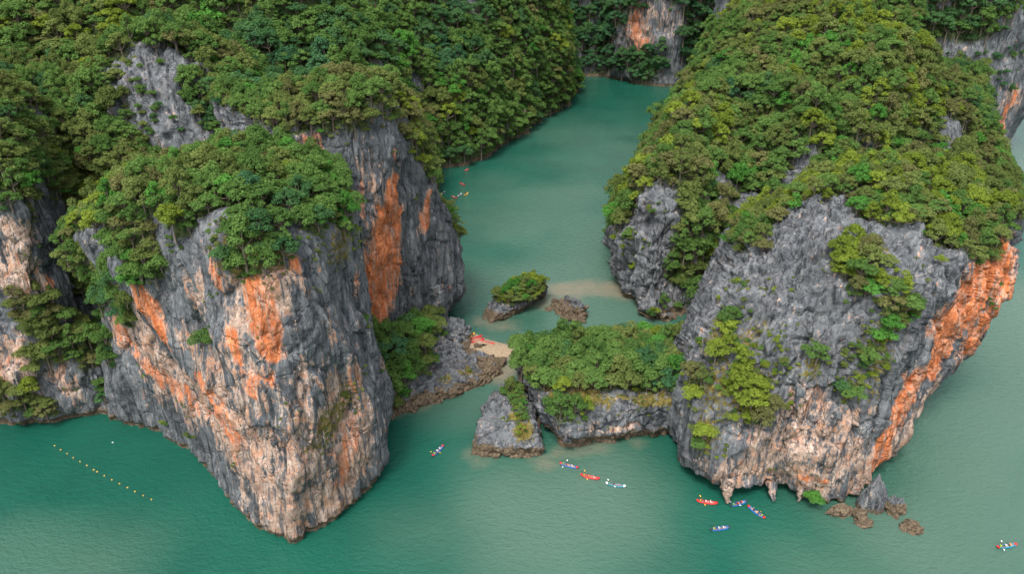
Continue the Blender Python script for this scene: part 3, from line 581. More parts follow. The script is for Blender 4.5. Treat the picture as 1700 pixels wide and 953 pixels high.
# islets
patch('K', 'veg', [(905, 655, 3, 3, -1), (925, 665, 3, 3, -1), (960, 665, 4, 3.2, -1), (1000, 665, 4, 3.2, -1), (1040, 667, 4, 3, -1), (1080, 670, 3, 3, -1), (1110, 668, 3, 3, -1)])
patch('K', 'moss', [(920, 650, 3, 2, .9), (985, 655, 4, 1.6, .85), (1070, 662, 4, 1.4, .8), (930, 665, 3, 1.6, .75), (1000, 660, 5, 1.2, .7), (960, 640, 4, 1.4, .7), (1100, 665, 4, 1.6, .7), (1040, 655, 4, 1, .6), (910, 640, 2, 2, .7)])
patch('K', 'pale', [(960, 720, 6, .8, .5), (940, 725, 4, 1, .5), (1040, 715, 6, .8, .45)])
patch('L', 'veg', [(848, 643, 2.4, 2.2), (858, 662, 1.8, 1.6), (866, 684, 1.4, 1.4)]); patch('L', 'moss', [(868, 705, 2.4, 2.6, 1.0), (860, 685, 2.2, 1.8, 1.0), (872, 722, 1.6, 1.5, .85)])
patch('M', 'veg', [(862, 476, 6.5, 4), (885, 466, 5.5, 4), (845, 486, 5, 3), (858, 500, 3, 2)]); patch('M', 'moss', [(840, 500, 3, 2, .6)])
patch('N', 'moss', [(940, 508, 1.2, 1, .8), (962, 505, 1.2, 1, .7)])
patch('O', 'veg', [(650, 600, 9, 8), (690, 560, 8, 6), (660, 640, 7, 5), (700, 600, 5, 5), (690, 530, 8, 6), (725, 545, 4, 3), (640, 570, 8, 8)])
patch('O', 'moss', [(770, 610, 2.2, 1.4, .85), (745, 625, 2, 1.2, .7)]); patch('O', 'orange', [(660, 610, 1.5, 1.5, .6)])
for k, v in (('A', 1.2), ('B', 1.2), ('D', 1.2), ('H', 1.3), ('E', 1.4), ('G', 1.4), ('O', 1.35), ('M', 1.6), ('N', 1.9), ('L', 1.6), ('K', 1.8)): MASS[k]['tide'][:] = v
for k in 'GRCS': MASS[k]['veg'] = np.maximum(MASS[k]['veg'], 0.30 * (MASS[k]['V'][:, 2] > 3))
for k in MASS: finish(k)
STRUCT = {'A': 'grey and orange limestone prow rising out of the green water on the near left', 'B': 'tall limestone wall with a broad orange streak behind the near prow',
          'D': 'limestone wall with pale scars at the left edge above the dark water', 'C': 'bare topped karst dome among trees behind the near left prow',
          'F': 'steep forested hill filling the upper left', 'E': 'forested headland falling steeply to the inner lagoon', 'G': 'wall with orange scar and dark forest closing the far end of the lagoon',
          'H': 'long wooded ridge with a bare rock buttress right of the lagoon', 'R': 'shaded grey cliff behind the wooded ridge at the upper right', 'S': 'small rocky spur with trees between the ridge and the back cliff',
          'J': 'dark jagged karst tower with an orange overhang on the near right', 'O': 'low rocky spit beneath the tall wall reaching towards the sand'}
for k, t in STRUCT.items(): tag(MASS[k]['obj'], t, None, None, 'structure')
tag(MASS['K']['obj'], 'largest islet in the channel, grey rock under a full cap of trees', 'islet', 'rock islets in the channel')
tag(MASS['L']['obj'], 'small wedge islet with mossy top beside the large wooded islet', 'islet', 'rock islets in the channel')
tag(MASS['M']['obj'], 'tilted islet crowned with a green shrub tuft, in the middle of the lagoon mouth', 'islet', 'rock islets in the channel')
tag(MASS['N']['obj'], 'lowest islet, almost bare jagged brown rock beside the sand bar', 'islet', 'rock islets in the channel')

# ------------------------------------------------------------------ water with painted sky sheen, murky and shallow zones, beach
def water():
    # fine near, coarse far
    xs = np.concatenate([np.linspace(-2500, -330, 14), np.linspace(-300, 300, 301), np.linspace(330, 2500, 14)])
    ys = np.concatenate([np.linspace(-600, 40, 8), np.linspace(60, 300, 161), np.linspace(304, 700, 80), np.linspace(750, 4000, 14)])
    X, Y = np.meshgrid(xs, ys); V = np.stack([X, Y, np.zeros_like(X)], -1).reshape(-1, 3)
    nx, ny = len(xs), len(ys); i = np.arange(nx * ny).reshape(ny, nx)
    F = np.stack([i[:-1, :-1], i[:-1, 1:], i[1:, 1:], i[1:, :-1]], -1).reshape(-1, 4)
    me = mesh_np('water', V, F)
    def blob(pts, r, ry=None):
        best = np.full(len(V), 9.0)
        C = [np.array(Q(*p)) for p in pts]
        for a, b in zip(C, C[1:] if len(C) > 1 else C):
            ab = b - a; t = np.clip(((V - a) @ ab) / max(ab @ ab, 1e-6), 0, 1); best = np.minimum(best, np.linalg.norm(V - (a + t[:, None] * ab), axis=1) / r)
        return best
    wob = fbm(V * 0.05 + 3, 3) * 0.35
    sand = np.zeros(len(V))
    for pts, r, k in (([(935, 481), (985, 478), (1035, 484)], 7, .62), ([(770, 565), (800, 580), (860, 588), (876, 572)], 6, 1.0), ([(905, 500), (940, 492)], 8, .5), ([(800, 535), (840, 540)], 7, .45),
                      ([(785, 752), (800, 768)], 3.2, .42), ([(900, 770)], 3.5, .5), ([(1000, 742), (930, 750)], 3, .4), ([(1060, 735)], 3, .4), ([(700, 672), (640, 692)], 3, .4), ([(830, 625), (850, 610)], 6, .7)):
        sand = np.maximum(sand, k * sstep(1.5, 0.2, blob(pts, r) + wob))
    sheen_murk = np.zeros(len(V))  # sky reflection and murk, painted as paler water colour
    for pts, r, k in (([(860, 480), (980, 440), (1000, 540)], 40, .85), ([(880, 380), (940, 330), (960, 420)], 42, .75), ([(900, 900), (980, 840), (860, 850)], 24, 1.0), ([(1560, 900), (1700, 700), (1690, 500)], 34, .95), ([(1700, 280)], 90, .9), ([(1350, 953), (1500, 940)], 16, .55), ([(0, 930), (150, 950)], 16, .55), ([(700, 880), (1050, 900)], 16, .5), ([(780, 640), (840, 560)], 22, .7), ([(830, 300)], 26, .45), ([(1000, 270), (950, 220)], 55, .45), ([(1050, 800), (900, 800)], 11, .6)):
        sheen_murk = np.maximum(sheen_murk, k * sstep(1.3, 0.0, blob(pts, r) + wob * 0.8))
    fattr(me, 'sand', sand); fattr(me, 'sky_sheen_murk', np.clip(0.88 * sheen_murk + 0.10 * fbm(V * 0.03, 3), 0, 1))
    m, nt, b = new_mat('sea_water'); N = NT(nt)
    deep = N.mix(N.remap(N.noise(N.pos(), 0.03, 3, 0.5), 0.30, 0.70), (0.0065, 0.067, 0.046), (0.0105, 0.086, 0.058))
    col = N.mix(N.attr('sky_sheen_murk'), deep, (0.074, 0.132, 0.099))  # base colour lightened for the painted sky sheen and murk
    s2 = N.remap(N.math('ADD', N.attr('sand'), N.math('MULTIPLY', N.math('SUBTRACT', N.noise(N.pos(), 0.25, 4), 0.5), 0.5)), 0.1, 0.95)
    col = N.mix(s2, col, (0.20, 0.165, 0.115))
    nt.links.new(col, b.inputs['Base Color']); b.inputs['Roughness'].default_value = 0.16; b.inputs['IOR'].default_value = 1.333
    h = N.math('ADD', N.math('MULTIPLY', N.noise(N.pos((1, 1.6, 1), (0, 0, 0.5)), 0.55, 4, 0.6, 0.4), 1.0), N.math('MULTIPLY', N.noise(N.pos((1, 1.3, 1), (0, 0, -0.4)), 1.6, 3, 0.6), 0.35))
    nt.links.new(N.bump(h, 0.5, 0.7), b.inputs['Normal'])
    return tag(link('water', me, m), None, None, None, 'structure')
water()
bed = link('seabed', mesh_np('seabed', [(-2500, -600, -3.4), (2500, -600, -3.4), (2500, 4000, -3.4), (-2500, 4000, -3.4)], [(0, 1, 2, 3)]), plain('mud', (0.06, 0.08, 0.05), 0.9)); tag(bed, kind='structure')
def beach():
    # gently domed sand tongue
    out = [Q(770, 553), Q(762, 566), Q(758, 590), Q(775, 603), Q(800, 602), Q(832, 596), Q(856, 588), Q(858, 578), Q(836, 570), Q(806, 562), Q(788, 553)]
    C = np.array(out); n = len(C); pts = []
    for i in range(n):
        for t in np.arange(8) / 8: pts.append(catmull(C[i - 1], C[i], C[(i + 1) % n], C[(i + 2) % n], t))
    E = np.array(pts); cen = E.mean(0); V = []; R = 12
    for k in range(R):
        f = 1 - k / R; ring = cen + (E - cen) * f; ring[:, 2] = -0.15 + 1.15 * (1 - f ** 2.2) + 0.06 * vnoise(ring * 0.6); V.append(ring)
    V = np.concatenate(V + [cen[None] + (0, 0, 0.9)]); m_ = len(E); F = []
    i = np.arange(R * m_).reshape(R, m_)
    F = np.stack([i[:-1], np.roll(i, -1, 1)[:-1], np.roll(i, -1, 1)[1:], i[1:]], -1).reshape(-1, 4)
    m, nt, b = new_mat('sand'); N = NT(nt); f = N.noise(N.pos(), 1.2, 6, 0.65)
    nt.links.new(N.mix(N.remap(f, 0.3, 0.7), (0.24, 0.175, 0.11), (0.34, 0.26, 0.17)), b.inputs['Base Color']); b.inputs['Roughness'].default_value = 0.9
    nt.links.new(N.bump(f, 0.4, 0.3), b.inputs['Normal'])
    tag(link('sand_beach', mesh_np('sand_beach', V, F), m), kind='structure')
beach()

# ------------------------------------------------------------------ plants: crown of leaf clumps on a forked trunk
def tube(bm_v, bm_f, pts, rad, sides=5):
    base = len(bm_v); pts = [Vector(p) for p in pts]
    for i, p in enumerate(pts):
        d = (pts[min(i + 1, len(pts) - 1)] - pts[max(i - 1, 0)]).normalized()
        a = d.orthogonal().normalized(); b = d.cross(a)
        for k in range(sides):
            t = 2 * math.pi * k / sides; bm_v.append(tuple(p + (a * math.cos(t) + b * math.sin(t)) * rad[i]))
    for i in range(len(pts) - 1):
        for k in range(sides):
            q = base + i * sides; bm_f.append((q + k, q + (k + 1) % sides, q + sides + (k + 1) % sides, q + sides + k))
def plant_shape(seed, kind):
    """unit plant: crown about 1 across, its foot at the origin; returns crown and trunk geometry"""
    r = np.random.RandomState(seed); clumps = []
    if kind == 'tree' and seed > 4:                                # lopsided, open crown
        n = 11; leaves = 88; ax = r.rand() * 6.28
        for k in range(n):
            a = k * 2.399 + r.rand() * 1.2; q = math.sqrt((k + 0.2) / n); rr = 0.42 * q * (0.55 + 0.6 * r.rand()) * (1 + 0.35 * math.cos(a - ax))
            c = np.array([math.cos(a) * rr, math.sin(a) * rr, 0.28 + 0.52 * (1 - q ** 1.6) + 0.20 * (r.rand() - 0.5)]); clumps.append((c, 0.09 + 0.11 * r.rand(), 0.8))
    elif kind == 'tree':
        H0, n, R0 = 0.30, 15, 0.39; leaves = 88
        for k in range(n):
            a = k * 2.399 + r.rand() * 0.7; q = math.sqrt((k + 0.2) / n); rr = R0 * q * (0.82 + 0.36 * r.rand())
            c = np.array([math.cos(a) * rr, math.sin(a) * rr, H0 + 0.40 * (1 - q ** 2.2) + 0.14 * (r.rand() - 0.5)]); cr = 0.115 + 0.085 * r.rand()
            clumps.append((c, cr, 0.8))
    elif kind == 'spread':
        H0, n, R0 = 0.36, 13, 0.41; leaves = 88
        for k in range(n):
            a = k * 2.399 + r.rand() * 0.8; q = math.sqrt((k + 0.3) / n); rr = R0 * q * (0.9 + 0.25 * r.rand())
            clumps.append((np.array([math.cos(a) * rr, math.sin(a) * rr, H0 + 0.20 * (1 - q * q) + 0.12 * (r.rand() - 0.5)]), 0.11 + 0.07 * r.rand(), 0.65))
    else:
        H0, n, R0 = 0.20, 9, 0.34; leaves = 75
        for k in range(n):
            a = k * 2.399 + r.rand(); q = math.sqrt(k / n); rr = R0 * q * (0.8 + 0.4 * r.rand())
            clumps.append((np.array([math.cos(a) * rr, math.sin(a) * rr, H0 + 0.16 * (1 - q) + 0.12 * (r.rand() - 0.5)]), 0.13 + 0.08 * r.rand(), 0.85))
    V, F = [], []
    for c, cr, fl in clumps:
        m = int(leaves * 1.9 * (cr / 0.17) ** 2) + 10
        d = r.randn(m, 3); d[:, 2] = np.abs(d[:, 2]) * 1.0 - 0.45 * r.rand(m); d /= np.linalg.norm(d, axis=1, keepdims=True)
        pos = c + d * (1, 1, fl) * cr * (0.72 + 0.38 * r.rand(m, 1))
        nn = d * 0.8 + np.array([0, 0, 0.6]) + 0.38 * r.randn(m, 3); nn /= np.linalg.norm(nn, axis=1, keepdims=True)
        t = np.cross(nn, r.randn(m, 3)); t /= np.linalg.norm(t, axis=1, keepdims=True); b = np.cross(nn, t)
        s = (0.021 + 0.019 * r.rand(m, 1)); w = s * (0.55 + 0.25 * r.rand(m, 1))
        k0 = len(V)
        quad = np.stack([pos - t * s, pos + b * w - nn * s * .15, pos + t * s, pos - b * w - nn * s * .15], 1).reshape(-1, 3)
        V.extend(map(tuple, quad)); F.extend((k0 + 4 * i, k0 + 4 * i + 1, k0 + 4 * i + 2, k0 + 4 * i + 3) for i in range(m))
    tv, tf = [], []
    if kind == 'shrub':
        for c, cr, fl in clumps[:5]: tube(tv, tf, [(0, 0, -0.15), tuple(c * 0.5), tuple(c)], [0.022, 0.015, 0.006], 4)
    else:
        f = 0.22 if kind == 'spread' else 0.25
        tube(tv, tf, [(0, 0, -0.35), (0.01, 0, 0.0), (r.randn() * .03, r.randn() * .03, f)], [0.036, 0.028, 0.02], 6)
        for c, cr, fl in clumps[::2]:
            tube(tv, tf, [(0, 0, f - 0.06), tuple(np.array([0, 0, f]) * 0.5 + c * 0.5 - np.array([0, 0, .05])), tuple(c)], [0.024, 0.016, 0.006], 4)
    return V, F, tv, tf
SHAPES = []                                                         # (kind, crown mesh, trunk mesh, joined mesh)
for kind, seeds in (('tree', (1, 2, 3, 5, 6, 7)), ('spread', (11, 12, 13)), ('shrub', (21, 22, 23))):
    for sd in seeds:
        V, F, tv, tf = plant_shape(sd, kind)
        cm = mesh_np('crown', V, F, False); cm.materials.append(LEAF[0]); tm = mesh_np('trunk', tv, tf); tm.materials.append(BARK)
        jm = mesh_np('forest_plant', V + tv, F + [tuple(i + len(V) for i in q) for q in tf], False); jm.materials.append(LEAF[0]); jm.materials.append(BARK)
        mi = np.zeros(len(jm.polygons), np.int32); mi[len(F):] = 1; jm.polygons.foreach_set('material_index', mi)
        SHAPES.append((kind, cm, tm, jm))
TREE_IDS = {'tree': [i for i, s in enumerate(SHAPES) if s[0] == 'tree'], 'spread': [i for i, s in enumerate(SHAPES) if s[0] == 'spread'], 'shrub': [i for i, s in enumerate(SHAPES) if s[0] == 'shrub']}
forest_col = bpy.data.collections.new('forest_plants')              # sources for the distant wood, never in the scene itself
for si, (kind, cm, tm, jm) in enumerate(SHAPES):
    for li in range(len(LEAF)):
        o = bpy.data.objects.new('forest_plant.%03d' % (si * len(LEAF) + li), jm); forest_col.objects.link(o)
        o.material_slots[0].link = 'OBJECT'; o.material_slots[0].material = LEAF[li]
        o.material_slots[1].link = 'OBJECT'; o.material_slots[1].material = BARK

# -- where each plant stands: drawn from the planted ground of each mass
rng = np.random.RandomState(42)
PL = dict(pos=[], dia=[], kind=[], hue=[], key=[], nrm=[])
#            n/m2   tree dia     share spread, hue weights: mid olive dark yellow brown bright blue
GROW = {
 'A': (0.5, (1.8, 4.3), 0.2, (8, 3.4, 2, 3.2, 1.2, 0.4, 1.2)), 'B': (0.4, (2.0, 4.4), 0.22, (5, 4.5, 2, 1.6, 2.6, 0.3, 1)), 'C': (0.2, (2.8, 5.8), 0.22, (6, 4.4, 3, 1.4, 2.4, 0.3, 1.2)),
 'D': (0.4, (2.0, 4.4), 0.22, (5, 4.4, 3, 1, 2.4, 0.2, 0.8)), 'E': (0.07, (4.6, 8.4), 0.2, (8, 2, 4, 1.4, 0.5, 0.6, 2.4)), 'F': (0.07, (4.6, 8.6), 0.25, (7.5, 3, 3.6, 2.0, 0.6, 0.4, 2)),
 'G': (0.040, (7, 12), 0.2, (2, 0.2, 6, 0.1, 0.1, 0.4, 6)), 'H': (0.17, (2.8, 6.8), 0.25, (8, 3.4, 2.6, 3.4, 1.8, 0.4, 1)), 'R': (0.07, (4.5, 9), 0.2, (4, 1.2, 6, 0.5, 0.5, 0.3, 2.4)),
 'S': (0.13, (2.6, 5.2), 0.22, (4, 4.5, 2, 1.6, 2.4, 0.3, 0.6)), 'J': (0.5, (1.7, 4.2), 0.3, (4.5, 3, .5, 8, 1.0, .6, .2)), 'K': (0.5, (2.4, 5.4), 0.15, (7, 2.6, 3, 1.0, 0.2, 0.6, 3.0)),
 'L': (1.2, (0.9, 2.2), 0.4, (5, 4, 0.6, 3.4, 0.6, 0.4, 0.1)), 'M': (1.6, (1.2, 2.9), 0.3, (5, 3, 0.4, 5, 0.2, 1, 0.2)), 'O': (0.36, (2.4, 5.0), 0.3, (6, 4, 2.4, 1.6, 0.5, 0.8, 1.6)), 'N': (0.5, (.5, .9), .3, (1, 2, 0.2, 4, 1, 0.3, 0))}
def add_plant(p, dia, kind, hue, key, n=(0, 0, 1)):
    PL['pos'].append(p); PL['dia'].append(dia); PL['kind'].append(kind); PL['hue'].append(hue); PL['key'].append(key); PL['nrm'].append(n)
def grow(key):
    ms = MASS[key]; dens, (d0, d1), spread, hw = GROW[key]; V, F = ms['V'], ms['F']
    c = V[F].mean(1); area = 0.5 * np.linalg.norm(np.cross(V[F[:, 2]] - V[F[:, 0]], V[F[:, 3]] - V[F[:, 1]]), axis=1)
    veg = ms['veg'][F].mean(1); n = ms['N'][F].mean(1); sn = ms['smooth'][F].mean(1)
    px, py, dep = project(c)
    ok = (px > -160) & (px < 1860) & (py > -110) & (py < 1060) & (veg > 0.35)
    view = (c - np.array([0, 0, CAM_H])); view /= np.linalg.norm(view, axis=1, keepdims=True)
    ok &= ((sn * view).sum(1) < 0.35)
    w = area * veg * ok * dens * 5.0
    cnt = rng.poisson(w.sum()); 
    if cnt == 0: return
    f = rng.choice(len(F), cnt, p=w / w.sum()); u = rng.rand(cnt, 1); v = rng.rand(cnt, 1)
    p = (V[F[f, 0]] * (1 - u) * (1 - v) + V[F[f, 1]] * u * (1 - v) + V[F[f, 2]] * u * v + V[F[f, 3]] * (1 - u) * v)
    dia = d0 * 0.7 + (d1 * 1.4 - d0 * 0.7) * rng.rand(cnt) ** 2.3
    slope = sn[f, 2]
    # thin out so that crowns only half overlap
    cell = d1 * 0.6; grid = {}; keep = []
    order = np.argsort(-dia)
    for i in order:
        k = tuple(np.floor(p[i] / cell).astype(int)); bad = False
        for a in (-1, 0, 1):
            for b in (-1, 0, 1):
                for e in (-1, 0, 1):
                    for j in grid.get((k[0] + a, k[1] + b, k[2] + e), ()):
                        if ((p[i] - p[j]) ** 2).sum() < (0.225 * (dia[i] + dia[j])) ** 2: bad = True; break
                    if bad: break
                if bad: break
            if bad: break
        if not bad: grid.setdefault(k, []).append(i); keep.append(i)
    hw = np.array(hw) / sum(hw); zone = fbm(p * (0.045 if d1 < 7 else 0.025) + 23, 3)
    for i in keep:
        h = rng.rand() * 0.5 + np.clip(zone[i] * 1.1 + 0.5, 0, 1) * 0.5
        # order hues dark -> light so that neighbours agree
        od = [6, 2, 0, 5, 1, 4, 3]; cw = np.cumsum(hw[od]); hue = od[int(np.searchsorted(cw, min(h, .999)))]
        kd = 'shrub' if (dia[i] < d0 + 0.22 * (d1 - d0) or slope[i] < 0.3 and rng.rand() < 0.6 and d1 < 7.5) else ('spread' if rng.rand() < spread else 'tree')
        add_plant(tuple(p[i]), dia[i], kd, hue, key, tuple(sn[f[i]]))
for k in GROW: grow(k)
# shrubs rooted in cracks of the bare walls
def wall_shrubs(key, spots):
    ms = MASS[key]
    for s in spots:
        px, py, rad, n, d = s[:5]; hues = s[5] if len(s) > 5 else (1, 3, 0)
        c = ms['V'][pick(ms, px, py)]; near = np.where(((ms['V'] - c) ** 2).sum(1) < rad ** 2)[0]
        if len(near) == 0: continue
        for i in rng.choice(near, n): add_plant(tuple(ms['V'][i]), d * (0.7 + 0.6 * rng.rand()), 'shrub', hues[rng.randint(len(hues))], key, tuple(ms['smooth'][i]))
wall_shrubs('A', [(270, 712, .8, 2, 2.2), (320, 730, 1.0, 3, 1.6), (545, 735, 3, 10, 1.0, (1, 3, 4)), (575, 680, 4, 14, .8, (1, 3)), (600, 650, 3, 8, .8, (1, 3)), (380, 775, 1, 2, 1.0), (420, 440, 6, 12, .9, (1, 4)), (350, 520, 4, 5, .8), (460, 560, 4, 4, .6, (1,)), (300, 690, 3, 4, .9), (560, 420, 5, 10, .9, (1, 4)), (230, 620, 4, 5, .9), (610, 620, 2, 4, .8, (1, 3)), (470, 690, 4, 5, .7, (1, 3)), (545, 460, 6, 8, .8, (1, 4)), (390, 400, 3, 6, 1.4), (350, 392, 4, 12, 1.3, (0, 1)), (500, 400, 5, 14, 1.2, (0, 1, 3)), (600, 400, 3, 8, 1.3, (0, 3)), (460, 415, 5, 12, 1.1, (1, 0)), (280, 400, 3, 8, 1.3, (0, 1))])
wall_shrubs('B', [(640, 190, 4, 8, 1.6, (1, 4)), (700, 320, 3, 4, 1.2), (560, 240, 5, 6, 1.0, (1, 4)), (655, 260, 2, 3, .9)])
wall_shrubs('D', [(170, 655, 2, 5, 3.0, (0, 2, 6)), (30, 690, 6, 8, 1.6, (1, 3)), (120, 640, 4, 4, 1.0), (60, 440, 4, 5, 1.2), (100, 520, 3, 4, 1.4)])
wall_shrubs('J', [(1235, 600, 8, 44, 1.9, (1, 3, 0)), (1180, 650, 8, 26, 1.3, (1, 3, 1)), (1175, 560, 6, 18, 1.4, (1, 0, 3)), (1450, 580, 6, 20, 1.2, (1, 3, 0)), (1240, 680, 3, 9, 1.6, (3, 5, 0)), (1210, 520, 5, 14, 1.4, (0, 1)), (1170, 740, 4, 10, 1.2, (1, 3)), (1430, 650, 4, 12, 1.3, (3, 0)), (1320, 690, 3, 6, 1.2, (1, 3)), (1380, 620, 4, 8, .9), (1300, 560, 5, 8, .8), (1500, 500, 3, 8, 1.8, (0, 3)), (1400, 415, 2, 5, 2.0, (6, 0)), (1440, 440, 4, 14, 1.9, (0, 3, 5)), (1430, 410, 3, 10, 2.4, (0, 6)), (1490, 520, 4, 14, 1.9, (0, 3)), (1440, 600, 5, 22, 2.1, (0, 3, 1)), (1230, 650, 6, 20, 2.3, (0, 3, 1)), (1415, 490, 3, 8, 1.8, (0, 5)), (1280, 470, 5, 9, 1.0, (1, 3)), (1230, 470, 3, 8, 1.5), (1150, 640, 6, 20, 1.3, (1, 3)), (1145, 590, 5, 16, 1.5, (1, 0, 3)), (1200, 480, 4, 12, 1.6, (0, 3)), (1470, 540, 5, 18, 1.5, (0, 3, 1)), (1410, 640, 4, 12, 1.3, (3, 1)), (1500, 470, 4, 10, 1.8, (0, 3)), (1260, 560, 6, 16, 1.0, (1, 3)), (1300, 640, 5, 10, 1.0, (1, 3)), (1520, 520, 3, 8, 1.6, (0, 3)), (1560, 400, 4, 6, 1.4, (3, 1)), (1525, 450, 3, 4, 1.0, (1,)), (1290, 790, 2, 3, .9, (1,)), (1660, 500, 4, 4, 2.0, (2, 0)), (1360, 520, 5, 5, .8), (1350, 430, 5, 5, .7, (1,))])
wall_shrubs('C', [(230, 120, 10, 14, 2.6, (1, 0)), (270, 190, 10, 14, 2.6, (1, 0, 2)), (290, 240, 8, 8, 2.4, (0, 2))])
wall_shrubs('R', [(1600, 150, 20, 30, 4, (2, 6, 0)), (1660, 120, 20, 25, 4, (2, 6)), (1640, 210, 14, 14, 3, (2, 0))])
wall_shrubs('H', [(1045, 440, 3, 8, 2.2, (1, 3, 0)), (1090, 525, 2.5, 6, 2.4, (0, 3)), (1060, 400, 4, 6, 1.6), (1030, 400, 4, 9, 2.8, (0, 3, 1)), (1080, 350, 4, 6, 1.8), (1200, 320, 4, 6, 2.0)])
wall_shrubs('K', [(1000, 665, 6, 10, .8, (1, 3, 4)), (940, 650, 4, 10, .9, (1, 3)), (1090, 665, 4, 8, .9, (1, 3)), (1040, 655, 4, 6, .8, (3, 1))])
wall_shrubs('L', [(872, 715, 1.4, 6, 1.0, (0, 3)), (862, 690, 1.6, 10, 1.2, (0, 3, 1)), (855, 668, 1.6, 8, 1.5, (0, 3)), (860, 705, 1.6, 8, .7, (3, 1)), (840, 690, 1.5, 6, .8, (3, 1))])
wall_shrubs('O', [(770, 612, 1.4, 8, .8, (3, 1)), (745, 628, 1.2, 4, .7, (3, 1)), (768, 548, 1.2, 5, 1.6, (0, 3))])
wall_shrubs('G', [(1000, 95, 8, 6, 5, (5, 0)), (1085, 110, 9, 14, 5, (5, 0, 2)), (960, 100, 4, 3, 4, (5, 0))])
wall_shrubs('E', [(860, 225, 6, 8, 3, (0, 1)), (900, 195, 5, 6, 3, (0, 3))])
for px, py, d, hu in ((905, 590, 6.0, 0), (940, 572, 6.4, 2), (985, 585, 6.8, 0), (1020, 568, 7.0, 0), (1060, 585, 6.2, 6), (1095, 572, 7.2, 2), (1125, 588, 6.6, 0), (1040, 615, 5.6, 1), (960, 620, 5.4, 1), (1105, 620, 5.6, 6), (880, 605, 5.0, 1)):
    ms = MASS['K']; i = pick(ms, px, py + 22); add_plant(tuple(ms['V'][i]), d, 'tree', hu, 'K', tuple(ms['smooth'][i]))
SPECIAL = []                                                        # single plants that stand out
def special(key, px, py, dia, kind, hue, label):
    ms = MASS[key]; i = pick(ms, px, py); SPECIAL.append((len(PL['pos']), label))
    at = Q(px, py - 8, 1.6) if 'hanging over' in label else tuple(ms['V'][i])
    add_plant(at, dia, kind, hue, key, tuple(ms['smooth'][i]))
special('A', 532, 375, 4.2, 'tree', 5, 'vivid green round tree alone on the brow of the near left prow')
special('J', 1347, 838, 5.0, 'shrub', 5, 'bright green bush hanging over the water under the jagged karst tower')
special('D', 168, 672, 5.2, 'tree', 2, 'dark green tree at the waterline in the cleft left of the prow')
special('A', 490, 205, 5.0, 'tree', 6, 'bluish green round tree below the top of the orange streaked wall')
special('H', 1195, 250, 6.5, 'spread', 3, 'flat topped lime yellow tree on the wooded ridge slope')
special('C', 300, 85, 7.5, 'spread', 4, 'wide brown-grey half bare tree on top of the karst dome')
special('C', 165, 240, 8.0, 'spread', 4, 'broad dark brown tree on the flank of the karst dome')
special('J', 1560, 430, 3.0, 'shrub', 3, 'single yellow shrub on the brow above the orange overhang')
special('J', 1420, 420, 3.6, 'tree', 6, 'pale bluish tree on the bare face of the jagged karst tower')
special('O', 690, 540, 6.5, 'tree', 0, 'tallest leafy tree on the rocky spit below the orange streak')
special('H', 1310, 85, 7.0, 'tree', 6, 'bluish fan leaved tree high on the wooded ridge')

# -- which of them show largest: a coarse depth picture of the rock, then crowns near to far
for k in PL: PL[k] = np.array(PL[k], dtype=object if k in ('kind', 'key') else None)
hgt = np.where(PL['kind'] == 'tree', 0.45, np.where(PL['kind'] == 'spread', 0.42, 0.2))
PL['hgt'] = hgt
def visible_px():
    w, h, s = 425, 239, 0.25; zb = np.full((h, w), 1e9)
    for ms in MASS.values():
        x = (ms['px'] * s).astype(int); y = (ms['py'] * s).astype(int); ok = (x >= 0) & (x < w) & (y >= 0) & (y < h) & (ms['dep'] > 0)
        np.minimum.at(zb, (y[ok], x[ok]), ms['dep'][ok])
    s2 = 0.5; W2, H2 = 850, 477; zb2 = np.kron(zb, np.ones((2, 2)))[:H2, :W2]; taken = np.zeros((H2, W2), bool)
    c = PL['pos'] + np.stack([np.zeros(len(hgt)), np.zeros(len(hgt)), hgt * PL['dia']], 1); px, py, dep = project(c)
    out = np.zeros(len(hgt))
    for i in np.argsort(dep):
        if dep[i] < 5: continue
        r = PL['dia'][i] * 0.46 / dep[i] * FPX * s2; x, y = px[i] * s2, py[i] * s2; fl = 0.62
        x0, x1, y0, y1 = max(0, int(x - r)), min(W2, int(x + r) + 2), max(0, int(y - r * fl)), min(H2, int(y + r * fl) + 2)
        if x0 >= x1 or y0 >= y1: continue
        yy, xx = np.mgrid[y0:y1, x0:x1]; mk = ((xx - x) ** 2 + ((yy - y) / fl) ** 2 <= r * r + .5) & (zb2[y0:y1, x0:x1] > dep[i] - PL['dia'][i] * 0.6) & ~taken[y0:y1, x0:x1]
        out[i] = mk.sum(); taken[y0:y1, x0:x1] |= mk
    return out
seen = visible_px()
sp_ids = dict(SPECIAL)
is_shrub = PL['kind'] == 'shrub'
def top(mask, n):
    ids = np.where(mask & (seen > 6))[0]; return ids[np.argsort(-seen[ids])][:n]
single = set(top(~is_shrub, 290)) | set(top(is_shrub, 230)) | set(sp_ids)
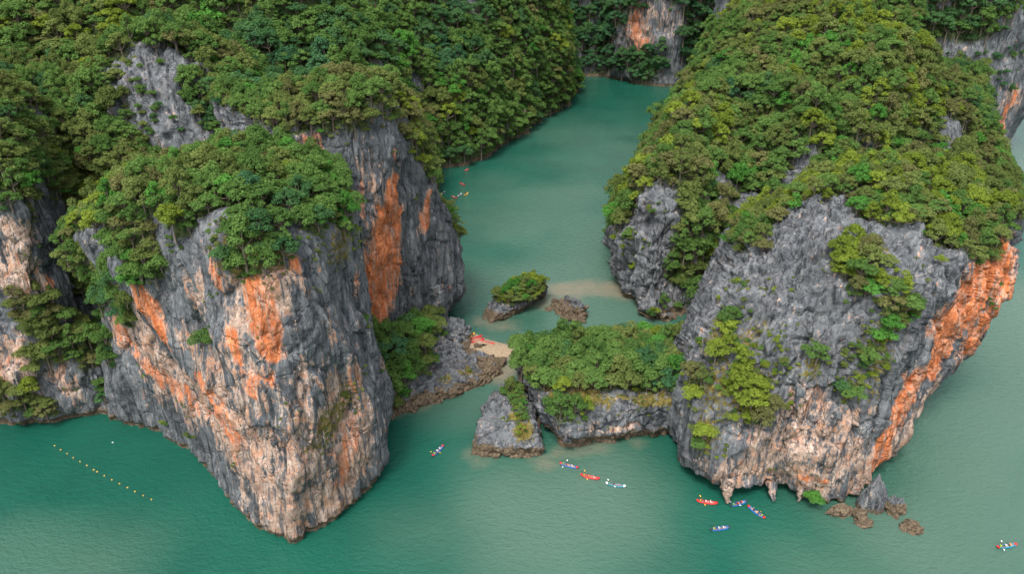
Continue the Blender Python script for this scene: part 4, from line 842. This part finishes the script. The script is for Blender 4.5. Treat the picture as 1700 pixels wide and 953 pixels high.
PLACE = {'A': [(200, 400, 'on the left shoulder of the near prow'), (330, 300, 'on the crest of the near left prow'), (500, 330, 'on the right brow of the near prow'), (150, 550, 'in the cleft left of the near prow'), (560, 690, 'on the bare face of the near prow'), (300, 700, 'low on the overhang of the near prow')],
 'B': [(560, 170, 'on top of the orange streaked wall'), (700, 270, 'on the shoulder of the orange streaked wall')], 'C': [(150, 200, 'on the flank of the karst dome'), (320, 150, 'beside the bare rock of the karst dome'), (230, 60, 'at the top of the karst dome')],
 'D': [(40, 230, 'above the scarred wall at the picture edge'), (100, 560, 'in the green gully of the scarred wall'), (20, 680, 'at the waterline below the scarred wall')], 'E': [(800, 120, 'on the steep forested headland over the lagoon'), (880, 60, 'at the nose of the forested headland')],
 'F': [(450, 80, 'on the tall forested hill behind the dome'), (640, 120, 'on the forested hill beside the headland')], 'G': [(1000, 60, 'in the dark wood at the end of the lagoon')],
 'H': [(1080, 300, 'above the bare buttress of the wooded ridge'), (1160, 430, 'in the gully beside the bare buttress'), (1200, 180, 'on the lagoon side of the wooded ridge'), (1380, 120, 'high on the wooded ridge'), (1320, 250, 'on the wooded ridge behind the jagged tower')],
 'R': [(1580, 40, 'on the shaded grey back cliff')], 'S': [(1600, 160, 'on the rocky spur by the back cliff')],
 'J': [(1420, 460, 'on the bare face of the jagged tower'), (1220, 600, 'on the left flank of the jagged tower'), (1480, 290, 'on the crest of the jagged tower'), (1600, 360, 'above the orange overhang of the jagged tower')],
 'K': [(920, 590, 'at the channel end of the largest islet'), (1000, 600, 'in the middle of the largest islet'), (1090, 600, 'at the tower end of the largest islet')], 'L': [(850, 660, 'on the small wedge islet')], 'M': [(860, 480, 'on the tilted islet in the lagoon mouth')], 'N': [(940, 505, 'on the low bare islet')],
 'O': [(660, 600, 'on the slope of the rocky spit'), (720, 550, 'near the beach end of the rocky spit')]}
ppx, ppy, _d = project(PL['pos'])
LABELS = {}
for i in sorted(single, key=lambda q: -seen[q]):
    kind, key, hue, dia = PL['kind'][i], PL['key'][i], int(PL['hue'][i]), float(PL['dia'][i])
    cand = TREE_IDS[kind]; si = cand[rng.randint(len(cand))]; _, cm, tm, jm = SHAPES[si]
    nm = 'shrub' if kind == 'shrub' else 'tree'
    root = empty(nm, tuple(PL['pos'][i]), rng.rand() * 6.283); sc = dia * np.array([0.88 + 0.26 * rng.rand(), 0.88 + 0.26 * rng.rand(), 0.85 + 0.45 * rng.rand()]); root.scale = sc
    n = PL['nrm'][i]
    if n[2] < 0.6: root.rotation_euler = (0, 0, rng.rand() * 6.28); root.location = Vector(PL['pos'][i]) + Vector(n) * dia * 0.10
    c = link('crown', cm, None, root); c.material_slots[0].link = 'OBJECT'; c.material_slots[0].material = LEAF[hue]
    link('stems' if kind == 'shrub' else 'trunk', tm, None, root)
    where = min(PLACE[key], key=lambda q: (q[0] - ppx[i]) ** 2 + (q[1] - ppy[i]) ** 2)[2]
    size = 'small' if dia < 2.6 else ('medium' if dia < 4.8 else 'large')
    form = {'tree': 'rounded', 'spread': 'flat topped', 'shrub': 'bushy'}[kind]
    LABELS.setdefault(None if i in sp_ids else f"{size} {LEAF_WORD[hue]} {form} {nm} {where}", []).append((ppx[i], root))
    lab = sp_ids.get(i) or f"{size} {LEAF_WORD[hue]} {form} {nm} {where}"
    tag(root, lab, nm, None if i in sp_ids else f"{nm}s {where}")
# -- plants that otherwise look alike are told apart by their order across the photograph
ORD = 'first second third fourth fifth sixth seventh eighth ninth tenth eleventh twelfth thirteenth fourteenth fifteenth sixteenth seventeenth eighteenth nineteenth twentieth'.split()
for lab, who in LABELS.items():
    if lab is None or len(who) < 2: continue
    who.sort(key=lambda q: q[0]); n = len(who)
    for j, (_, o) in enumerate(who):
        if j < len(ORD): 
            t = (ORD[j] + ' from left' if 0 < j < n - 1 else ('leftmost' if j == 0 else 'rightmost')) + ' ' + lab
            if len(t.split()) > 16: t = t.replace(' rounded', '').replace(' bushy', '')
            for cut in (' flat topped', ' medium', ' large', ' the'):
                if len(t.split()) > 16: t = t.replace(cut, '')
            t = ' '.join(t.split()[:16])
            o['label'] = t
# -- all the others: one wood
rest = np.array([i for i in range(len(seen)) if i not in single])
def forest():
    n = len(rest); pos = PL['pos'][rest].astype(float).copy(); dia = PL['dia'][rest].astype(float)
    nr = PL['nrm'][rest].astype(float); st = nr[:, 2] < 0.6; pos[st] += nr[st] * dia[st, None] * 0.10
    me = bpy.data.meshes.new('forest'); me.vertices.add(n); me.vertices.foreach_set('co', pos.astype(np.float32).ravel()); me.update()
    idx = np.array([TREE_IDS[PL['kind'][i]][rng.randint(len(TREE_IDS[PL['kind'][i]]))] * len(LEAF) + int(PL['hue'][i]) for i in rest], np.int32)
    a = me.attributes.new('plant', 'INT', 'POINT'); a.data.foreach_set('value', idx)
    stretch = dia[:, None] * np.stack([0.85 + 0.3 * rng.rand(n), 0.85 + 0.3 * rng.rand(n), 0.75 + 0.6 * rng.rand(n)], 1)
    a = me.attributes.new('dia', 'FLOAT_VECTOR', 'POINT'); a.data.foreach_set('vector', stretch.astype(np.float32).ravel()); fattr(me, 'turn', rng.rand(n) * 6.283)
    o = link('forest', me); tag(o, 'the unbroken wood of small trees and shrubs covering the hills and crevices', None, None, 'stuff')
    ng = bpy.data.node_groups.new('forest', 'GeometryNodeTree')
    ng.interface.new_socket('Geometry', in_out='INPUT', socket_type='NodeSocketGeometry'); ng.interface.new_socket('Geometry', in_out='OUTPUT', socket_type='NodeSocketGeometry')
    gi = ng.nodes.new('NodeGroupInput'); go = ng.nodes.new('NodeGroupOutput'); ip = ng.nodes.new('GeometryNodeInstanceOnPoints'); ci = ng.nodes.new('GeometryNodeCollectionInfo')
    ci.inputs['Collection'].default_value = forest_col; ci.inputs['Separate Children'].default_value = True; ci.inputs['Reset Children'].default_value = True
    def na(nm, tp):
        x = ng.nodes.new('GeometryNodeInputNamedAttribute'); x.data_type = tp; x.inputs['Name'].default_value = nm; return x.outputs['Attribute']
    cx = ng.nodes.new('ShaderNodeCombineXYZ'); ng.links.new(na('turn', 'FLOAT'), cx.inputs['Z'])
    ip.inputs['Pick Instance'].default_value = True
    ng.links.new(gi.outputs[0], ip.inputs['Points']); ng.links.new(ci.outputs[0], ip.inputs['Instance']); ng.links.new(na('plant', 'INT'), ip.inputs['Instance Index'])
    ng.links.new(cx.outputs[0], ip.inputs['Rotation']); ng.links.new(na('dia', 'FLOAT_VECTOR'), ip.inputs['Scale']); ng.links.new(ip.outputs[0], go.inputs[0])
    md = o.modifiers.new('forest', 'NODES'); md.node_group = ng
forest()

# ------------------------------------------------------------------ boulders
def boulder_mesh(seed, rx, ry, h, rough=0.3, tooth=False, grey=False):
    bm = bmesh.new(); bmesh.ops.create_icosphere(bm, subdivisions=5, radius=1.0)
    V = np.array([v.co[:] for v in bm.verts]); s = seed * 3.7
    v1, e1 = cells(V * 1.1 + s, seed); v2, e2 = cells(V * 2.4 + s, seed + 2)
    k = 1 + rough * (0.9 * v1 + 0.45 * v2 - 0.25 * sstep(0.15, 0, e1)) + 0.10 * fbm(V * 2.5 + s, 4)
    V = V * k[:, None]; V[:, 2] = np.where(V[:, 2] < 0, V[:, 2] * 0.35, V[:, 2])
    if tooth: V[:, :2] *= (1 - 0.50 * np.clip(V[:, 2:], 0, 1) ** 1.6)
    V *= (rx, ry, h)
    F = [[v.index for v in f.verts] for f in bm.faces]; bm.free()
    me = mesh_np('boulder', V, np.array(F)); n = len(V)
    fattr(me, 'tide', np.full(n, 0.9 if grey else 1.6)); me.materials.append(ROCK); return me
BOULDERS = [
 (1398, 851, 0, 3.0, 1.5, 1.7, 10, 'long flat brown boulder at the foot of the jagged tower'), (1431, 868, 0, 2.0, 1.7, 1.5, -20, 'squat brown boulder in front of the grey pointed one'),
 (1445, 842, 0, 2.9, 2.4, 7.2, 5, 'tall smooth grey pointed boulder leaning on the jagged tower'), (1483, 849, 0, 1.9, 1.8, 3.3, 40, 'tall split brown boulder standing free of the jagged tower'),
 (1513, 879, 0, 1.5, 1.6, 1.7, 100, 'outermost low brown boulder in the water'),
 (794, 577, 0.45, 1.2, .8, .9, 10, 'small rough boulder on the sand beside the red kayaks'), (825, 621, 0, 1.1, .9, 1.5, 30, 'square brown boulder alone in the shallow water by the spit'),
 (822, 605, 0, 2.6, 1.5, 1.6, 15, 'flat brown boulder at the outer tip of the spit'), (798, 601, 0.2, 2.2, 1.4, 1.6, -10, 'ragged brown boulder along the sand'),
 (762, 592, 1.4, 2.3, 1.2, 1.2, 0, 'pale grey slab lying beside the sand'), (748, 605, 1.8, 1.8, 1.4, 1.3, 30, 'grey block in the rubble above the brown ledge'),
 (733, 612, 2.4, 1.6, 1.4, 1.3, 60, 'grey rounded stone among the rubble of the spit'), (722, 598, 3.4, 2.0, 1.4, 1.4, 20, 'grey stone under the shrubs of the spit'), (742, 585, 3.0, 1.9, 1.5, 1.4, 80, 'grey stone high in the rubble by the overhanging shrub'),
 (757, 556, 2.6, 3.0, 2.0, 3.2, 30, 'large grey rock bounding the inner end of the beach'), (785, 634, 0.3, 3.2, 1.2, 1.5, 24, 'long brown ledge block on the channel side of the spit'),
 (745, 655, 0.3, 2.8, 1.3, 1.8, 20, 'thick grey and brown block on the channel side of the spit'), (806, 622, 0.1, 2.4, 1.1, 1.3, 12, 'low brown slab near the tip of the spit'),
 (722, 666, 0.0, 1.6, 1.2, 1.4, 5, 'brown block where the spit meets the channel'),
 (700, 668, 0.2, 1.7, 1.2, 1.4, 50, 'dark brown boulder under the shrubs at the channel'), (682, 678, 0.1, 1.5, 1.1, 1.2, 0, 'reddish brown boulder at the channel edge below the shrubs'), (664, 683, 0, 1.4, 1.1, 1.2, 70, 'smaller brown boulder next to the near prow'), (645, 690, 0, 1.6, 1.1, 1.2, 30, 'brown boulder wedged against the near prow'),
 (941, 498, 2.2, .9, .7, 1.6, 0, 'upright dark block on the low bare islet'), (957, 506, 2.6, 1.2, .9, 1.7, 50, 'larger grey block at the right end of the low bare islet'), (921, 501, 1.2, 1.0, .6, 1.2, 20, 'pointed brown block at the left end of the low bare islet')]
for i, (px, py, z, rx, ry, h, rot, lab) in enumerate(BOULDERS):
    if 640 < px < 840: rx, ry, h, z = rx * 1.25, ry * 1.3, h * 1.3, z + 0.25 * (z > 0)
    o = link('boulder', boulder_mesh(i + 1, rx, ry, h, 0.2 if 'smooth' in lab else 0.55, 'grey pointed boulder l' in lab, 'grey' in lab and 'brown' not in lab)); o.location = Q(px, py, z); o.rotation_euler = (0, 0, math.radians(rot))
    tag(o, lab, 'boulder', 'boulders along the water')

# ------------------------------------------------------------------ hanging drip stones under the jagged tower's overhang
def drip(px, py, zt, zb, r, seed):
    ms = MASS['J']; c = np.array(Q(px, py, zb)); k = 9; pts = []; tv, tf = [], []
    top = ms['V'][pick(ms, px + (px - 850) * 0.002, py - (zt - zb) * 5.4)]
    for i in range(k):
        t = i / (k - 1); p = top * (1 - t) + c * t; p = p + 0.16 * np.array([math.sin(i * 1.9 + seed), math.cos(i * 2.3 + seed), 0]); pts.append(tuple(p))
    tube(tv, tf, pts, [r * (1.15 - 0.95 * (i / (k - 1)) ** 1.2) * (1 + 0.22 * math.sin(i * 2.7 + seed)) for i in range(k)], 7)
    me = mesh_np('stalactite', tv, tf); n = len(tv); fattr(me, 'pale', np.full(n, 0.62)); o = link('stalactite', me, ROCK, ms['obj']); return o
for i, a in enumerate([(1207, 836, 7, .5, 1.5), (1284, 834, 7, .5, 1.2), (1326, 834, 5, .6, .75)]): drip(*a, i)

# ------------------------------------------------------------------ kayaks
def plast(name, col, rough=0.45): return plain(name, col, rough, 0.12, 3.0, 0.4)
KM = {'blue': plast('blue_vinyl', (0.012, 0.105, 0.30)), 'red': plast('red_vinyl', (0.52, 0.018, 0.022)), 'teal': plast('teal_vinyl', (0.012, 0.19, 0.27)), 'yellow': plast('yellow_vinyl', (0.72, 0.36, 0.02)),
      'white': plast('white_vinyl', (0.72, 0.72, 0.70)), 'grey': plast('grey_vinyl', (0.25, 0.30, 0.36)), 'dark': plast('dark_vinyl', (0.03, 0.035, 0.05)), 'pink': plast('pink_red_vinyl', (0.55, 0.10, 0.10))}
def kayak_path(t): 
    x = 2.05 * math.cos(t); y = 0.36 * (1 if math.sin(t) >= 0 else -1) * abs(math.sin(t)) ** 0.85
    return Vector((x, y, 0.17 + 0.26 * abs(x / 2.05) ** 4))
def kayak_shapes():
    K = 36; R = 0.155; S = 8; tv, tf = [], []
    for i in range(K):
        t = 2 * math.pi * i / K; p = kayak_path(t); d = (kayak_path(t + .05) - kayak_path(t - .05)).normalized(); n = d.cross(Vector((0, 0, 1))).normalized(); u = n.cross(d)
        rr = R * (0.75 + 0.25 * (1 - abs(p.x / 2.05) ** 6))
        for k in range(S): a = 2 * math.pi * k / S; tv.append(tuple(p + n * math.cos(a) * rr + u * math.sin(a) * rr))
    for i in range(K):
        for k in range(S): j = (i + 1) % K; tf.append((i * S + k, i * S + (k + 1) % S, j * S + (k + 1) % S, j * S + k))
    side = mesh_np('side_tube', tv, tf)
    fv, ff = [], []; xs = np.linspace(-1.9, 1.9, 15)
    for x in xs:
        w = 0.36 * max(0.0, 1 - (x / 2.05) ** 2) ** 0.42; zf = 0.10 + 0.2 * abs(x / 2.05) ** 4
        for y, z in ((-w, zf), (0, zf - .015), (w, zf), (w, zf - .16), (0, zf - .2), (-w, zf - .16)): fv.append((x, y, z))
    for i in range(14):
        for k in range(6): a = i * 6 + k; b = i * 6 + (k + 1) % 6; ff.append((a, b, b + 6, a + 6))
    floor = mesh_np('floor', fv, ff)
    def seat(x):
        v, f = [], []
        for z, dx in ((0.10, 0), (0.28, -.05), (0.42, -.10)):
            for y in (-.24, -.12, .12, .24):
                v.append((x + dx - .04 * (abs(y) < .2), y, z))
        n = len(v); v += [(a - .06, b, c) for a, b, c in v]
        for r in range(2):
            for k in range(3): a = r * 4 + k; f.append((a, a + 1, a + 5, a + 4)); f.append((n + a + 1, n + a, n + a + 4, n + a + 5))
        for k in range(3): f.append((8 + k, 9 + k, n + 9 + k, n + 8 + k))
        for r in range(2): f.append((r * 4, r * 4 + 4, n + r * 4 + 4, n + r * 4)); f.append((r * 4 + 7, r * 4 + 3, n + r * 4 + 3, n + r * 4 + 7))
        return mesh_np('seat', v, f, False)
    def cap(sg):
        v, f = [], []
        for i, t in enumerate(np.linspace(-0.55, 0.55, 9)):
            tt = t if sg > 0 else math.pi + t
            p = kayak_path(tt); d = (kayak_path(tt + .05) - kayak_path(tt - .05)).normalized(); n = d.cross(Vector((0, 0, 1))).normalized(); u = n.cross(d)
            for k in range(8): a = 2 * math.pi * k / 8; v.append(tuple(p + n * math.cos(a) * .168 + u * math.sin(a) * .168))
        for i in range(8):
            for k in range(8): f.append((i * 8 + k, i * 8 + (k + 1) % 8, i * 8 + 8 + (k + 1) % 8, i * 8 + 8 + k))
        return mesh_np('end_cap', v, f)
    return side, floor, [seat(-1.45), seat(-.35), seat(.65)], [cap(1), cap(-1)]
KS = kayak_shapes()
def give(o, m):
    if len(o.data.materials) == 0: o.data.materials.append(m)
    o.material_slots[0].link = 'OBJECT'; o.material_slots[0].material = m
def kayak(p0, p1, hull, caps, label, group, z=0.0):
    a, b = Vector(Q(*p0)), Vector(Q(*p1)); c = (a + b) / 2; d = b - a
    r = empty('kayak', (c.x, c.y, z), math.atan2(d.y, d.x)); tag(r, label, 'kayak', group)
    give(link('side_tube', KS[0], None, r), KM[hull]); give(link('floor', KS[1], None, r), KM['grey' if hull != 'red' else 'pink'])
    for s in KS[2]: give(link('seat', s, None, r), KM['dark'])
    for s in KS[3]: give(link('end_cap', s, None, r), KM[caps])
    return r
# -- people: one skinned body each, seated or standing
def body(pose):
    bm = bmesh.new(); vs = {}; rad = {}
    def v(n, p, r): vs[n] = bm.verts.new(p); rad[n] = r
    def e(*ns):
        for a, b in zip(ns, ns[1:]): bm.edges.new((vs[a], vs[b]))
    st = pose == 'stand'; z0 = 0.92 if st else 0.14
    v('pelvis', (0, 0, z0), (.15, .12)); v('waist', (-.02, 0, z0 + .17), (.135, .10)); v('chest', (-.03, 0, z0 + .36), (.165, .115)); v('neckb', (-.02, 0, z0 + .50), (.075, .07)); v('neck', (-.005, 0, z0 + .57), (.055, .055))
    v('jaw', (.02, 0, z0 + .64), (.07, .075)); v('skull', (.01, 0, z0 + .73), (.085, .095)); v('crown_', (0, 0, z0 + .80), (.06, .065)); v('nose', (.112, 0, z0 + .685), (.014, .014))
    e('pelvis', 'waist', 'chest', 'neckb', 'neck', 'jaw', 'skull', 'crown_'); e('skull', 'nose')
    for s, sn in ((1, 'a'), (-1, 'b')):
        v('sh' + sn, (-.03, s * .19, z0 + .44), (.06, .055))
        if pose == 'paddle': el, wr = (.10, s * .32, z0 + .24), (.36, s * .36, z0 + .34 + s * .08)
        elif st: el, wr = (-.04, s * .25, z0 + .17), (.05, s * .24, z0 - .06)
        else: el, wr = (.02, s * .29, z0 + .20), (.24, s * .20, z0 + .14)
        v('el' + sn, el, (.043, .043)); v('wr' + sn, wr, (.03, .028)); e('chest', 'sh' + sn, 'el' + sn, 'wr' + sn)
        w = Vector(wr); dr = (w - Vector(el)).normalized(); pm = w + dr * .07; v('pm' + sn, pm, (.034, .022)); e('wr' + sn, 'pm' + sn)
        for k, ln in enumerate((.075, .085, .08, .062)):
            q = pm + Vector((0, (k - 1.5) * .021, 0)) + dr * .05; v(f'f{k}' + sn, q, (.010, .010)); q2 = q + dr * ln * .5 + Vector((0, 0, -.03)); v(f'g{k}' + sn, q2, (.008, .008)); e('pm' + sn, f'f{k}' + sn, f'g{k}' + sn)
        q = w + dr * .04 + Vector((.01, -s * .045, .01)); v('th' + sn, q, (.011, .011)); v('tt' + sn, q + dr * .035 + Vector((0, -s * .01, 0)), (.009, .009)); e('wr' + sn, 'th' + sn, 'tt' + sn)
        v('hip' + sn, (.02, s * .095, z0 - .03), (.088, .085))
        kn, an, to = ((.02, s * .11, .50), (-.01, s * .11, .08), (.15, s * .13, .035)) if st else ((.43, s * .13, z0 + .16), (.78, s * .11, z0 - .04), (.86, s * .12, z0 + .07))
        v('kn' + sn, kn, (.058, .058)); v('an' + sn, an, (.036, .036)); v('to' + sn, to, (.035, .028)); e('pelvis', 'hip' + sn, 'kn' + sn, 'an' + sn, 'to' + sn)
    me = bpy.data.meshes.new('body'); bm.verts.index_update(); order = [k for k in vs]; bm.to_mesh(me); bm.free()
    o = bpy.data.objects.new('body', me); COL.objects.link(o); md = o.modifiers.new('s', 'SKIN'); md.use_smooth_shade = True
    for i, k in enumerate(order): me.skin_vertices[0].data[i].radius = rad[k]
    me.skin_vertices[0].data[0].use_root = True
    ss = o.modifiers.new('u', 'SUBSURF'); ss.levels = 1; ss.render_levels = 1
    dg = bpy.context.evaluated_depsgraph_get(); out = bpy.data.meshes.new_from_object(o.evaluated_get(dg)); bpy.data.objects.remove(o)
    out.name = 'person'; out.materials.clear()
    for _ in range(3): out.materials.append(KM['white'])
    for f in out.polygons:
        c = f.center; z = c.z - z0
        if z > .52: mi = 0
        elif st: mi = 1 if (z > .02 and abs(c.y) < .21) else (2 if (-.46 < z <= .02 and abs(c.y) < .2) else 0)
        else: mi = 1 if (c.x < .14 and abs(c.y) < .25 and z > .03) else (2 if (c.x < .34 and z < .15 and abs(c.y) < .22) else 0)
        f.material_index = mi
    hv, hf = [], []
    for i in range(5):
        th = i / 4 * 1.75
        for k in range(10):
            a = 2 * math.pi * k / 10; rr = math.sin(th) * .108; hv.append((math.cos(a) * rr * 1.02 - .02, math.sin(a) * rr * .92, z0 + .735 + math.cos(th) * .115))
    for i in range(4):
        for k in range(10): hf.append((i * 10 + k, i * 10 + (k + 1) % 10, i * 10 + 10 + (k + 1) % 10, i * 10 + 10 + k))
    return out, mesh_np('hair', hv, hf)
BODY = {p: body(p) for p in ('paddle', 'sit', 'stand')}
CL = {n: plain(n + '_cloth', c, 0.8, 0.2, 20) for n, c in {'lime': (0.36, 0.60, 0.03), 'green': (0.10, 0.50, 0.06), 'white': (0.72, 0.72, 0.72), 'black': (0.02, 0.02, 0.025), 'red': (0.55, 0.04, 0.03), 'orange': (0.72, 0.26, 0.05), 'pink': (0.68, 0.34, 0.32), 'navy': (0.03, 0.05, 0.14), 'grey': (0.30, 0.31, 0.33), 'teal': (0.03, 0.25, 0.25)}.items()}
SKIN = [plain('skin_light', (0.52, 0.32, 0.24), 0.6, 0.08, 20), plain('skin_tan', (0.34, 0.19, 0.12), 0.6, 0.08, 20)]
HAIR = [plain('hair_dark', (0.02, 0.016, 0.014), 0.6), plain('hair_fair', (0.30, 0.19, 0.09), 0.6)]
def person(loc, rz, pose, top, shorts, skin, hair, label, group=None, scale=1.0):
    me, hm = BODY[pose]; o = link('person', me); o.location = loc; o.rotation_euler = (0, 0, rz); o.scale = (scale,) * 3
    for i, m in enumerate((SKIN[skin], CL[top], CL[shorts])): o.material_slots[i].link = 'OBJECT'; o.material_slots[i].material = m
    give(link('hair', hm, None, o), HAIR[hair]); tag(o, label, 'person', group); return o
def paddle_mesh():
    tv, tf = [], []; tube(tv, tf, [(0, -.85, 0), (0, 0, 0), (0, .85, 0)], [.018] * 3, 6); sh = mesh_np('shaft', tv, tf); bl = []
    for s in (1, -1):
        v, f = [], []
        for y, w in ((.80, .03), (.92, .085), (1.08, .10), (1.22, .085), (1.28, .03)):
            v += [(-w, s * y, .012), (w, s * y, .012), (w, s * y, -.012), (-w, s * y, -.012)]
        for i in range(4):
            for k in range(4): a = i * 4 + k; b = i * 4 + (k + 1) % 4; f.append((a, b, b + 4, a + 4))
        f += [(0, 1, 2, 3), (16, 17, 18, 19)]; bl.append(mesh_np('blade', v, f, False))
    return sh, bl
PDL = paddle_mesh()
def paddle(k, x, tilt, col, label):
    m = k.matrix_basis; p = m @ Vector((x + .42, 0, .52)); r = empty('paddle', p); r.rotation_euler = (tilt[0], 0, k.rotation_euler.z + tilt[1]); tag(r, label, 'paddle', 'paddles of the kayak guides')
    give(link('shaft', PDL[0], None, r), KM['dark']); [give(link('blade', b, None, r), KM[col]) for b in PDL[1]]
NEAR = 'kayaks with visitors on the near water'; FAR = 'small kayaks in the shade of the inner lagoon'; SHORE = 'kayaks pulled up on the sand'
# (stern, bow, hull, ends, label, [guide top, (passenger tops, shorts, skin, hair)...], paddle tilt/turn or None, name used in people's labels)
FLEET = [
 ((717, 760), (737, 741), 'blue', 'red', 'blue kayak with red ends alone in the channel beside the near prow', ['lime', ('white', 'red', 0, 0), ('white', 'navy', 0, 1)], (.1, .5, 'yellow'), 'the kayak alone in the channel'),
 ((929, 771), (960, 779), 'blue', 'red', 'dark blue kayak nearest the wedge islet', ['lime', ('orange', 'pink', 0, 0), ('white', 'orange', 0, 0)], (.2, -.2, 'white'), 'the blue kayak nearest the wedge islet'),
 ((964, 790), (995, 797), 'red', 'red', 'red kayak between the blue and the teal kayak in mid channel', ['lime', ('orange', 'black', 0, 0), ('pink', 'white', 0, 1)], None, 'the red kayak in mid channel'),
 ((1005, 804), (1039, 810), 'teal', 'white', 'teal kayak with white ends right of the red one in mid channel', ['green', ('black', 'grey', 0, 0), ('grey', 'navy', 0, 0)], (.2, .9, 'white'), 'the teal kayak in mid channel'),
 ((1156, 833), (1191, 838), 'red', 'red', 'red kayak close under the drip stones of the jagged tower', ['lime', ('white', 'red', 0, 0), ('white', 'pink', 0, 1)], None, 'the red kayak under the tower'),
 ((1213, 842), (1239, 834), 'blue', 'dark', 'blue kayak half under the overhang of the jagged tower', ['green', ('red', 'red', 0, 0), ('red', 'white', 0, 0)], (-.1, .6, 'white'), 'the blue kayak under the overhang'),
 ((1270, 863), (1241, 842), 'blue', 'red', 'blue kayak with red ends pointing at the overhang', ['lime', ('orange', 'white', 0, 0), ('black', 'pink', 0, 1)], None, 'the kayak pointing at the overhang'),
 ((1178, 882), (1212, 877), 'blue', 'dark', 'blue kayak with dark ends farthest out below the jagged tower', ['lime', ('white', 'black', 0, 0), ('white', 'pink', 0, 0)], (.15, .3, 'dark'), 'the kayak farthest out below the tower'),
 ((1653, 911), (1688, 906), 'teal', 'red', 'teal kayak with orange-red ends alone at the picture corner', ['lime', ('white', 'white', 0, 0), ('orange', 'white', 0, 1)], (.1, -.5, 'white'), 'the kayak alone in the corner'),
 ((727, 295), (736, 293), 'red', 'red', 'red kayak half hidden by the bushes of the wall', ['red', ('red', 'black', 0, 0)], None, 'the half hidden red kayak'),
 ((770, 285), (779, 280), 'red', 'red', 'red kayak farthest up the lagoon', ['red', ('white', 'pink', 0, 0)], None, 'the red kayak farthest up the lagoon'),
 ((773, 308), (763, 304), 'red', 'red', 'red kayak alone in the middle of the lagoon group', ['black', ('white', 'pink', 0, 0)], None, 'the middle red lagoon kayak'),
 ((732, 323), (738, 319), 'dark', 'white', 'dark and white kayak against the foot of the wall', ['white', ('navy', 'white', 0, 0)], None, 'the dark kayak at the wall foot'),
 ((749, 326), (760, 330), 'red', 'red', 'red kayak left of the grey one in the lagoon', ['pink', ('white', 'pink', 0, 1)], None, 'the red kayak beside the grey one'),
 ((759, 327), (767, 321), 'grey', 'white', 'grey kayak between a red and a yellow one', ['grey', ('black', 'navy', 0, 0)], None, 'the grey lagoon kayak'),
 ((769, 326), (778, 320), 'yellow', 'yellow', 'yellow kayak with its paddler out on the lagoon', ['orange', ('black', 'navy', 0, 0)], (.1, .2, 'white'), 'the yellow lagoon kayak'),
]
POSX = (-1.35, -.25, .70)
for i, (a, b, hull, caps, lab, crew, pd, nm) in enumerate(FLEET):
    near = i < 9; k = kayak(a, b, hull, caps, lab, NEAR if near else FAR)
    for j, c in enumerate(crew):
        p = k.matrix_basis @ Vector((POSX[j], 0, 0.06))
        if j == 0: person(p, k.rotation_euler.z, 'paddle', c, 'black', 1, 0, (f"guide in {c} vest at the stern of {nm}" if near else f"{c} clad paddler at the stern of {nm}"), 'kayak guides')
        else: person(p, k.rotation_euler.z, 'sit', c[0], c[1], c[2], c[3], f"{'second' if j == 1 else 'front'} seated visitor in {c[0]} on {nm}", 'visitors sitting in the kayaks')
    if pd: paddle(k, POSX[0], pd, pd[2], f"{pd[2]} bladed paddle held by the guide on {nm}")
    elif near: paddle(k, POSX[0], (.3, .5), 'yellow', f"yellow bladed paddle held by the guide on {nm}")
for (a, b, hull, caps, lab) in [((772, 566), (787, 558), 'yellow', 'yellow', 'yellow empty kayak drawn up against the grey rock'), ((779, 568), (800, 562), 'red', 'red', 'red empty kayak at the water side of the pair on the sand'),
                                ((783, 573), (803, 567), 'red', 'red', 'red empty kayak next to the small beach boulder'), ((799, 571), (821, 575), 'red', 'pink', 'red empty kayak lying apart towards the water')]:
    kayak(a, b, hull, caps, lab, SHORE, 0.62)
person(Q(763, 584, 0.75), 0.4, 'stand', 'teal', 'orange', 1, 0, 'person in teal top standing on the sand by the grey slab')
person(Q(784, 559, 0.45), -0.6, 'stand', 'black', 'navy', 1, 0, 'person in dark clothes standing behind the yellow beached kayak')

# ------------------------------------------------------------------ float line and lone buoy
def float_line():
    px = [(238, 84), (316, 136), (400, 186), (478, 238), (564, 288), (652, 338), (740, 393), (784, 418), (876, 470), (972, 521), (1070, 571), (1172, 623), (1270, 672), (1376, 724), (1480, 774)]
    P3 = [Vector(Q(60 + x / 7.727, 730 + y / 7.727)) for x, y in px]; r = empty('float_line', P3[0]); tag(r, 'string of small yellow floats on a rope in the dark water left of the prow', 'float line')
    tv, tf = [], []; pts = []
    for a, b in zip(P3, P3[1:]):
        for t in (0, .5): q = a.lerp(b, t) - P3[0]; q.z = 0.03 - 0.05 * (t > 0); pts.append(q)
    pts.append(P3[-1] - P3[0]); tube(tv, tf, pts, [.035] * len(pts), 5); link('rope', mesh_np('rope', tv, tf), plain('rope_dark', (0.02, 0.035, 0.03), 0.8), r)
    v, f = [], []
    for i in range(7):
        th = math.pi * i / 6
        for k in range(10): a = 2 * math.pi * k / 10; rr = .27 * math.sin(th) ** .7; v.append((.36 * math.cos(th), rr * math.cos(a), rr * math.sin(a)))
    for i in range(6):
        for k in range(10): f.append((i * 10 + k, i * 10 + (k + 1) % 10, i * 10 + 10 + (k + 1) % 10, i * 10 + 10 + k))
    me = mesh_np('float', v, f); me.materials.append(plain('float_yellow', (0.55, 0.36, 0.07), 0.5, .1))
    for i, p in enumerate(P3): o = link('float', me, None, r); o.scale = (.56,) * 3; o.location = p - P3[0] + Vector((0, 0, .06)); o.rotation_euler = (0, 0, .6 * i)
    o = link('buoy', me.copy()); o.location = Q(187, 735, .08); o.data.materials.clear(); o.data.materials.append(KM['white']); o.scale = (.55, .55, .55); tag(o, 'single white buoy floating off the line in the dark cove', 'buoy')
float_line()
